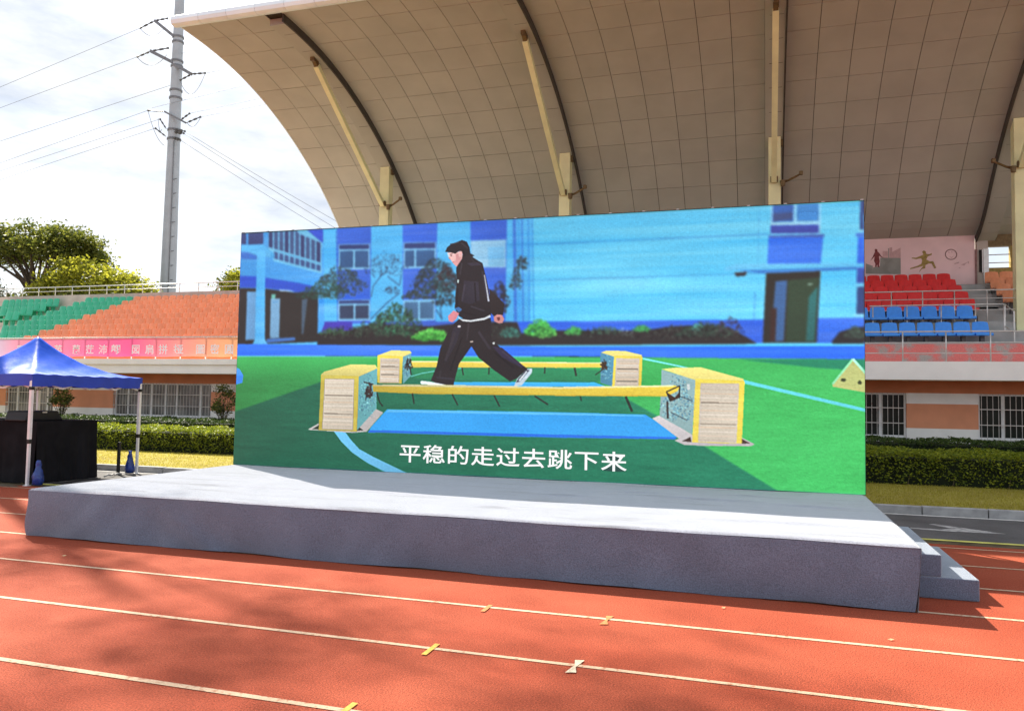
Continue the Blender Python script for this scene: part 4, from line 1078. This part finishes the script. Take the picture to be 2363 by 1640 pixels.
# ================================================================== hedges and shrubs
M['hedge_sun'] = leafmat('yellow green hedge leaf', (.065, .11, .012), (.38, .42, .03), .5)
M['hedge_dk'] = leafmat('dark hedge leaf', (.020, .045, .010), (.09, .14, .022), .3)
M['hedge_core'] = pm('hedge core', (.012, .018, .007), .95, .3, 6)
def hedge(label, x0, x1, y0, y1, ztop, n, mat, loc, sparse=None, name='hedge'):
    t_ = thing(name, label, 'hedge', loc)
    zb = lawnz(y0) - .02
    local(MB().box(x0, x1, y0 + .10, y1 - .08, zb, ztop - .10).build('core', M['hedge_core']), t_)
    def top(x, y): return ztop + .025 * np.sin(x * 3.1) + .02 * np.sin(x * 7.7 + y * 5) + .015 * np.sin(x * 17)
    A_top = (y1 - y0); A_fr = (ztop - zb); nf = int(n * A_fr / (A_fr + A_top)); nt_ = n - nf
    x = RNG.uniform(x0, x1, nt_); y = RNG.uniform(y0, y1, nt_); z = top(x, y) - np.abs(RNG.normal(0, .05, nt_)) + .02
    Pt = np.stack([x, y, z], 1)
    x = RNG.uniform(x0, x1, nf); z = zb + (ztop - zb) * RNG.uniform(0, 1, nf) ** .85; y = y0 + .05 * np.sin(x * 4) * .6 + np.abs(RNG.normal(0, .045, nf)) + .03 * np.sin(x * 11 + z * 9)
    # a thin, leggy foot
    keep = RNG.uniform(0, 1, nf) < np.clip((z - zb) / .16, .25, 1)
    Pf = np.stack([x, y, z], 1)[keep]
    V = leaves(np.concatenate([Pt, Pf]), .030)
    o = quads('foliage', V, mat); local(o, t_)
    for i in range(int((x1 - x0) / .9)):
        xx = x0 + .3 + .9 * i + random.uniform(-.2, .2)
        local(MB().tube([(xx, y0 + .07, zb - .02), (xx + random.uniform(-.05, .05), y0 + .06, zb + .22)], [.012, .008], 5).build('stem', M['bark']), t_)
    return t_
hedge('clipped yellow green hedge in sunshine between the tent and the screen', -24, -10.5, 18.45, 20.6, .78, 40000, M['hedge_sun'], (-18, 19.5, .15))
hedge('clipped green hedge in shade right of the screen', -3.0, 9.5, 18.45, 20.9, .80, 36000, M['hedge_sun'], (3, 19.5, .15))
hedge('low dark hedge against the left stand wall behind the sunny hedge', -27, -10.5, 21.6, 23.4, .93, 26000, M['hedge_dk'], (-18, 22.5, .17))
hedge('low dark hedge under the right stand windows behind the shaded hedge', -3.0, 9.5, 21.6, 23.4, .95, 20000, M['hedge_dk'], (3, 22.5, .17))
def shrub(x, y, h, r, label, lean=0):
    t_ = thing('shrub', label, 'shrub', (x, y, .17))
    local(MB().tube([(x, y, .12), (x + lean * .2, y, .6), (x + lean * .5, y, h * .8)], [.03, .025, .012], 6).build('stem', M['bark']), t_)
    P = []
    for i in range(26):
        a = random.uniform(0, 6.28); zz = random.uniform(.15, 1) ; rr = r * (1 - .55 * abs(zz - .45)) * random.uniform(.3, 1)
        c = np.array([x + lean * zz * .6 + rr * math.cos(a), y + rr * math.sin(a), .95 + (h - .95) * zz]); P.append(c + RNG.normal(0, .075, (42, 3)))
        local(MB().tube([(x + lean * .2, y, .65), c], [.012, .005], 4).build('twig', M['bark']), t_)
    local(quads('foliage', leaves(np.concatenate(P), .045), M['shrub']), t_)
M['shrub'] = leafmat('glossy shrub leaf', (.025, .05, .012), (.20, .21, .04), .25, .35)
shrub(-25.35, 23.9, 1.92, .40, 'small leafy shrub between the two left stand windows', .35)
shrub(-18.15, 23.9, 2.0, .45, 'small leafy shrub against the wall just left of the screen', .1)
shrub(-30.6, 23.9, 1.9, .45, 'small leafy shrub at the far left window under the tent edge', 0)

# ================================================================== blue tent
TX0, TX1, TY0, TY1 = -16.15, -13.2, 11.76, 14.58
tent = thing('canopy_tent', 'blue pop up canopy tent with white legs left of the stage', 'tent', ((TX0 + TX1) / 2, (TY0 + TY1) / 2, 0))
tcx, tcy, thx, thy = (TX0 + TX1) / 2, (TY0 + TY1) / 2, (TX1 - TX0) / 2, (TY1 - TY0) / 2
def tz(u, v):
    s = 1 - max(abs(u), abs(v)); rid = abs(abs(u) - abs(v))
    z = 2.10 + .84 * (.74 * s ** 2.5 + .26 * s) - .05 * rid * (1 - s) * s * 2.2 - .035 * rid * max(0, .35 - s)
    z += .008 * math.sin(u * 19 + v * 7) * s * (1 - s) * 3 + .006 * math.sin(v * 23 - u * 9) * (1 - s)
    return min(z, 2.93)
local(MB().grid(lambda a, b2: (tcx + thx * (2 * a - 1), tcy + thy * (2 * b2 - 1), tz(2 * a - 1, 2 * b2 - 1)), 64, 64).build('roof_cloth', M['tent'], smooth=True), tent)
def valance(p0, p1):
    nrm = Vector((p1[1] - p0[1], -(p1[0] - p0[0]), 0)).normalized()
    def f(u, v):
        x = p0[0] + (p1[0] - p0[0]) * u; y = p0[1] + (p1[1] - p0[1]) * u
        z0 = tz((x - tcx) / thx, (y - tcy) / thy); sc_ = .018 * abs(math.sin(u * math.pi * 2)) ; d_ = .012 * math.sin(u * 17) * v + .004
        return (x + nrm.x * d_, y + nrm.y * d_, z0 + .004 - v * (.235 - .5 * sc_ + .008 * math.sin(u * 31)))
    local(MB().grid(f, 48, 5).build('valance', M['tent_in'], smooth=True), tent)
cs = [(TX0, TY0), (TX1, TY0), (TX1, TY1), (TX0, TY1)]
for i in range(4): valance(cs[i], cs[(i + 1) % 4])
for (x, y) in cs:
    x += .03 if x < tcx else -.03; y += .03 if y < tcy else -.03
    lg = local(MB().box(x - .028, x + .028, y - .028, y + .028, .87, 2.05).box(x - .023, x + .023, y - .023, y + .023, .0, .98).build('leg', M['white_metal']), tent)
    o = MB().box(x - .03, x + .03, y - .03, y + .03, .79, .87).build('clamp', M['black']); o.parent = lg
    o = MB().box(x - .05, x + .05, y - .05, y + .05, 0, .012).build('foot_plate', M['white_metal']); o.parent = lg
    o = MB().box(x - .035, x + .035, y - .035, y + .035, 1.80, 1.86).build('slider', M['black']); o.parent = lg
def scissor(p0, p1):
    n = 4
    for i in range(n):
        a = (p0[0] + (p1[0] - p0[0]) * i / n, p0[1] + (p1[1] - p0[1]) * i / n); b2 = (p0[0] + (p1[0] - p0[0]) * (i + 1) / n, p0[1] + (p1[1] - p0[1]) * (i + 1) / n)
        z0, z1 = (1.83, 2.03) if i % 2 == 0 else (2.03, 1.83)
        local(MB().bar((*a, z0), (*b2, z1), .014, .03).build('scissor_bar', M['white_metal']), tent); local(MB().bar((a[0] * .9995, a[1] * .9995, z1), (b2[0] * .9995, b2[1] * .9995, z0), .014, .03).build('scissor_bar', M['white_metal']), tent)
ins = [(TX0 + .05, TY0 + .05), (TX1 - .05, TY0 + .05), (TX1 - .05, TY1 - .05), (TX0 + .05, TY1 - .05)]
for i in range(4): scissor(ins[i], ins[(i + 1) % 4])
local(MB().tube([(tcx, tcy, 1.85), (tcx, tcy, 2.9)], .02, 8).build('centre_pole', M['white_metal']), tent)
def bag(x, y, h, label):
    prof = [(.02, 0), (.085, .01), (.10, .08), (.095, .18), (.07, .27), (.045, .33), (.05, .38), (.045, .44), (.03, h)]
    mb = MB(); mb.lathe(prof, (x, y, .012), 16)
    mb.v = [(v[0] + .012 * math.sin(v[2] * 40 + v[1] * 60), v[1] + .010 * math.sin(v[2] * 33 + v[0] * 50), v[2]) for v in mb.v]
    o = mb.build('water_bag', M['bag'], smooth=True); tag(o, label, 'weight bag')
bag(-13.05, 11.86, .47, 'blue plastic weight bag at the foot of the front tent leg')
bag(-13.30, 14.42, .50, 'blue plastic weight bag at the foot of the rear tent leg')
pt = thing('crowd_post', 'thin black post standing by the rear tent leg', 'post', (-13.42, 14.22, 0))
local(MB().box(-13.445, -13.395, 14.195, 14.245, .012, .70).build('upright', M['black']), pt); local(MB().box(-13.56, -13.28, 14.10, 14.34, 0, .012).build('base', M['black']), pt)
# draped control desk
desk = thing('control_desk', 'control desk draped to the ground in black cloth under the tent', 'desk', (-14.6, 12.8, 0))
def drape(p0, p1, z1):
    nrm = Vector((p1[1] - p0[1], -(p1[0] - p0[0]), 0)).normalized()
    def f(u, v):
        d_ = .05 * v * v + .02 * v * math.sin(u * 26) + .012 * v * math.sin(u * 61 + 1); return (p0[0] + (p1[0] - p0[0]) * u + nrm.x * d_, p0[1] + (p1[1] - p0[1]) * u + nrm.y * d_, z1 * (1 - v) + .01)
    local(MB().grid(f, 60, 8).build('drape', M['black_cloth'], smooth=True), desk)
dc = [(-16.0, 12.08), (-13.38, 12.08), (-13.38, 13.55), (-16.0, 13.55)]
for i in range(4): drape(dc[i], dc[(i + 1) % 4], 1.18)
local(MB().box(-16.0, -13.38, 12.08, 13.55, 1.165, 1.195).build('desk_top', M['black_cloth']), desk)
case = thing('equipment_case', 'black equipment case lying on the draped desk', 'case', (-13.75, 12.4, 1.195))
local(MB().extrude([(12.02, 1.196), (12.92, 1.196), (12.84, 1.30), (12.78, 1.39), (12.08, 1.385), (12.05, 1.28)], 'x', -14.15, -13.62).build('body', M['black_case'], bevel=.02), case)
local(MB().box(-13.618, -13.60, 12.40, 12.50, 1.35, 1.375).build('latch', M['steel']), case)
cb = MB()
pth = [(-13.2 + .05 * math.sin(i * .9), 13.6 + .07 * i, .02 + .03 * abs(math.sin(i * 1.3))) for i in range(8)]
tag(MB().tube(pth, .018, 6).build('cable', M['cable'], smooth=True), 'grey cable bundle lying on the ground beside the draped desk', 'cable')
tag(MB().tube([(-13.05 + .06 * math.sin(i), 12.2 + .16 * i, .015) for i in range(8)], .012, 6).build('cable', M['black']), 'thin dark cable on the track along the draped desk', 'cable')
mat_ = MB().grid(lambda u, v: (-17.5 + 4.3 * u, 11.42 + .1 * v + .10 * u, .012 + .02 * abs(math.sin(u * 19)) * v), 40, 3).build('ground_strip', M['bark']); tag(mat_, 'thin brown cable cover strip on the track in front of the tent', 'cable cover')

# ================================================================== power pole and lines
PXX, PYY = -43.27, 50.0
pole = thing('power_pole', 'tall grey tapered steel power pole rising behind the left stand', 'power pole', (PXX, PYY, 0))
def pl(mb, name, mat, **k): return local(mb.build(name, mat, **k), pole)
pl(MB().tube([(PXX, PYY, z) for z in (0, 10, 20, 21.5, 32, 40)], [.64, .57, .46, .45, .345, .28], 14), 'shaft', M['pole'], smooth=True)
def arm(a, b2, w_=.22): pl(MB().bar(a, b2, w_, w_), 'cross_arm', M['pole_iron'])
arm((PXX - .1, PYY - .3, 29.15), (PXX - 1.82, PYY - .5, 30.52)); arm((PXX - .1, PYY - .3, 27.1), (PXX - 2.1, PYY - .5, 28.15)); arm((PXX + .1, PYY - .3, 26.9), (PXX + 1.8, PYY - .5, 25.92)); arm((PXX - .45, PYY - .6, 23.2), (PXX + 1.55, PYY - .6, 22.15), .13)
for z in (29.2, 28.8, 27.3, 26.9, 25.0, 24.4, 21.9, 21.2):
    r_ = .345 + (32 - z) * .0105
    pl(MB().tube([(PXX, PYY, z - .07), (PXX, PYY, z + .07)], r_ + .06, 14), 'clamp_band', M['pole_iron'])
for z in [9.2 + 1.1 * i for i in range(9)]: pl(MB().bar((PXX + .42, PYY - .3, z), (PXX + .75, PYY - .4, z), .05, .05), 'climbing_rung', M['pole_iron'])
pl(MB().tube([(PXX + .42, PYY - .45, 8.5), (PXX + .40, PYY - .42, 15), (PXX + .33, PYY - .38, 21)], .04, 5), 'down_cable', M['pole_iron'])
def insul(a, b2, r_=.075):
    pl(MB().tube([Vector(a).lerp(Vector(b2), f) for f in (0, .15, .16, .3, .31, .5, .51, .7, .71, .85, 1)], [.03, .03, r_, r_, .04, .04, r_, r_, .04, .04, .09], 7), 'insulator', M['insul'])
def jumper(a, b2, drop):
    a, b2 = Vector(a), Vector(b2); pl(MB().tube([a.lerp(b2, i / 10) - Vector((0, 0, drop * (1 - (2 * i / 10 - 1) ** 2))) for i in range(11)], .022, 4), 'jumper_wire', M['wire'])
yy = PYY - .5
ATT = {'A': (-46.48, yy, 30.10), 'B': (-46.64, yy, 27.83), 'C': (-45.38, yy, 23.48), 'D': (-44.21, yy, 22.70), 'E': (-44.61, yy, 22.02), 'rB': (-40.22, yy, 25.87), 'rC': (-40.48, yy, 22.54), 'rC2': (-41.48, yy, 22.90), 'w1': (-41.85, yy, 21.55), 'w2': (-41.95, yy, 21.40), 'w3': (-42.28, yy, 20.93)}
insul((-45.09, yy, 30.52), ATT['A']); insul((-45.35, yy, 28.14), ATT['B']); insul((-41.47, yy, 25.92), ATT['rB']); insul((-41.47, yy, 25.92), (-42.5, yy, 25.55)); insul((-41.72, yy, 22.2), ATT['rC']); insul((-42.3, yy, 22.45), ATT['rC2']); insul((-43.7, yy, 23.2), ATT['C'], .05); insul((-43.6, yy, 21.9), ATT['D'], .06); insul((-43.6, yy, 21.3), ATT['E'], .06)
insul((-45.09, yy, 30.52), (-43.9, yy, 30.55)); insul((-45.35, yy, 28.14), (-43.7, yy, 28.2))
for k_ in ('w1', 'w2', 'w3'): insul((-42.85, yy, ATT[k_][2] + .2), ATT[k_], .13)
jumper(ATT['A'], (-43.9, yy, 30.1), .75); jumper(ATT['B'], (-43.8, yy, 27.7), .75); jumper((-42.5, yy, 25.5), ATT['rB'], 1.3); jumper((-41.7, yy, 22.2), ATT['rC'], .5); jumper(ATT['C'], (-43.7, yy, 20.6), .5); jumper((-44.4, yy, 22.8), (-44.0, yy, 21.9), .5)
def wire(a, b2, sag, label, r_=.015):
    a, b2 = Vector(a), Vector(b2); n = 24
    o = MB().tube([a.lerp(b2, i / n) - Vector((0, 0, sag * 4 * (i / n) * (1 - i / n))) for i in range(n + 1)], r_, 5).build('power_line', M['wire'], smooth=True); tag(o, label, 'power line', 'power lines at the pole')
def ext(a, q, X): f = (X - a[0]) / (q[0] - a[0]); return (X, a[1], a[2] + (q[1] - a[2]) * f)
wire(ATT['A'], ext(ATT['A'], (-61.15, 26.72), -80), 0, 'highest thin power line running left from the top pole arm')
wire(ATT['B'], ext(ATT['B'], (-61.03, 24.97), -80), 0, 'second highest power line running left from the pole')
wire((-43.6, PYY + .6, 25.9), ext((-43.6, yy, 25.9), (-60.86, 22.53), -80), 0, 'faint power line leaving the pole on the left below the arms', .016)
wire(ATT['C'], ext(ATT['C'], (-60.71, 20.32), -80), 0, 'left power line starting at the small lower crossarm')
wire(ATT['D'], ext(ATT['D'], (-60.67, 19.66), -80), 0, 'middle one of the three low power lines going left')
wire(ATT['E'], ext(ATT['E'], (-60.62, 18.92), -80), 0, 'lowest of the power lines going left from the pole')
wire(ATT['rB'], ext(ATT['rB'], (-37.2, 26.05), 0), 0, 'thin power line going right from the pole arm behind the canopy', .018)
wire((-42.9, PYY, 27.9), (0, PYY + 8, 32.0), 0, 'faint upper power line passing from the pole behind the canopy edge', .014)
wire((-45.0, yy, 23.65), ext((-43, yy, 23.55), (-37.22, 24.23), 0), 0, 'upper of three parallel lines going right from the pole')
wire(ATT['rC2'], ext(ATT['rC2'], (-35.2, 23.47), 0), 0, 'middle of three parallel lines going right from the pole')
wire(ATT['rC'], ext(ATT['rC'], (-34.9, 22.95), 0), 0, 'lower of three parallel lines going right from the pole')
for k_, q, lb in (('w1', (-28.5, 14.15), 'upper'), ('w2', (-29.5, 14.2), 'middle'), ('w3', (-30.3, 14.05), 'lower')):
    wire(ATT[k_], ext(ATT[k_], q, -18), .25, '%s of the three lines slanting down right behind the canopy' % lb)

# ================================================================== trees behind the stand
M['leaf_olive'] = leafmat('olive tree leaf', (.042, .068, .012), (.25, .26, .038), .5)
M['leaf_yellow'] = leafmat('yellow green tree leaf', (.13, .155, .015), (.52, .50, .045), .55)
def tree(label, x, y, ztrunk, crowns, mat, size, per, dens, limbs):
    t_ = thing('tree', label, 'tree', (x, y, 0))
    wd = MB(); wd.tube([(x, y, 0), (x + .1, y, ztrunk * .5), (x, y, ztrunk)], [.42, .34, .28], 8)
    local(wd.build('trunk', M['bark'], smooth=True), t_)
    tips = []
    for (cx, cy, cz, rx, ry, rz) in crowns:
        for i in range(dens):
            a = random.uniform(0, 6.283); ph = math.acos(random.uniform(-.55, 1)); rr = random.uniform(.35, 1) ** .5
            tips.append((cx + rx * rr * math.sin(ph) * math.cos(a), cy + ry * rr * math.sin(ph) * math.sin(a), cz + rz * rr * math.cos(ph)))
    for (cx, cy, cz, rx, ry, rz) in crowns:
        for i in range(limbs):
            tp = random.choice(tips); st = Vector((x, y, ztrunk * random.uniform(.88, 1))); md = st.lerp(Vector(tp), .5) + Vector((random.uniform(-.4, .4), 0, random.uniform(-.2, .5)))
            o = MB().tube([st, st.lerp(md, .5), md, Vector(tp)], [.15, .11, .07, .025], 5).build('limb', M['bark'], smooth=True); local(o, t_)
    P = []
    for c in tips:
        s = random.uniform(.22, .48); P.append(np.array(c) + RNG.normal(0, 1, (per, 3)) * np.array([s, s, s * .65]))
    local(quads('crown', leaves(np.concatenate(P), size), mat), t_)
tree('large dark olive tree with open crown behind the far left of the stand', -50.6, 45, 9.2, [(-51.6, 45, 12.3, 3.3, 2.4, 1.6), (-48.0, 45, 12.1, 2.7, 2.2, 1.35), (-46.8, 45.5, 11.0, 1.4, 1.6, .9), (-54.4, 45, 11.9, 2.2, 2.2, 1.5)], M['leaf_olive'], .12, 75, 105, 7)
tree('bright yellow green tree between the olive tree and the power pole', -44.6, 43, 6.5, [(-44.2, 43, 8.9, 2.6, 2.0, 1.9), (-41.6, 43, 8.4, 2.0, 1.8, 1.4), (-46.2, 43, 8.4, 1.8, 1.8, 1.4), (-39.9, 43, 7.9, 1.2, 1.2, .9)], M['leaf_yellow'], .12, 75, 85, 4)
tree('small yellow green tree top showing beside the screen edge', -32.2, 44, 6.5, [(-32.0, 44, 8.6, 1.5, 1.5, 1.3)], M['leaf_yellow'], .11, 60, 60, 4)
tree('dark leaning tree low at the far left edge behind the stand', -54.0, 42, 6.6, [(-53.2, 42, 8.6, 2.4, 2.0, 1.3), (-51.2, 42, 7.9, 1.2, 1.2, .8)], M['leaf_olive'], .10, 45, 42, 7)
tree('yellow green bush line peeping over the parapet left of the pole', -47, 41, 5.6, [(-43.0, 41, 7.2, 1.8, 1.2, 1.0), (-46.0, 41, 7.2, 1.8, 1.2, .9), (-39.6, 41, 6.9, 1.4, 1.2, .9)], M['leaf_olive'], .10, 50, 40, 3)

# unseen tree added beyond the left edge, crown clumps set to shade the near track
tt = thing('tree', 'unseen tall tree added beyond the tent, crown high above to shade the track', 'tree', (-26.2, 20.3, 0))
local(MB().tube([(-26.2, 20.3, .1), (-26.1, 20.4, 9), (-26.3, 20.5, 17), (-26.0, 20.6, 23.5)], [.34, .28, .20, .08], 8).build('trunk', M['bark'], smooth=True), tt)
P = []
for (cx, cy, cz, rx, ry, rz, n) in ((-24.75, 19.9, 24, .62, 1.8, .6, 32), (-21.55, 19.5, 24.2, .85, 1.7, .6, 40), (-28.6, 21.7, 24, 1.6, .5, .5, 22)):
    local(MB().tube([(-26.2, 20.5, 19.5), ((cx - 26.2) / 2, (cy + 20.5) / 2, 22.5), (cx, cy, cz)], [.07, .045, .02], 5).build('limb', M['bark'], smooth=True), tt)
    for i in range(n):
        c = np.array([cx + rx * random.gauss(0, .55), cy + ry * random.gauss(0, .55), cz + rz * random.gauss(0, .5)])
        P.append(c + RNG.normal(0, .52, (40, 3)))
local(quads('crown', leaves(np.concatenate(P), .085), M['leaf_olive']), tt)
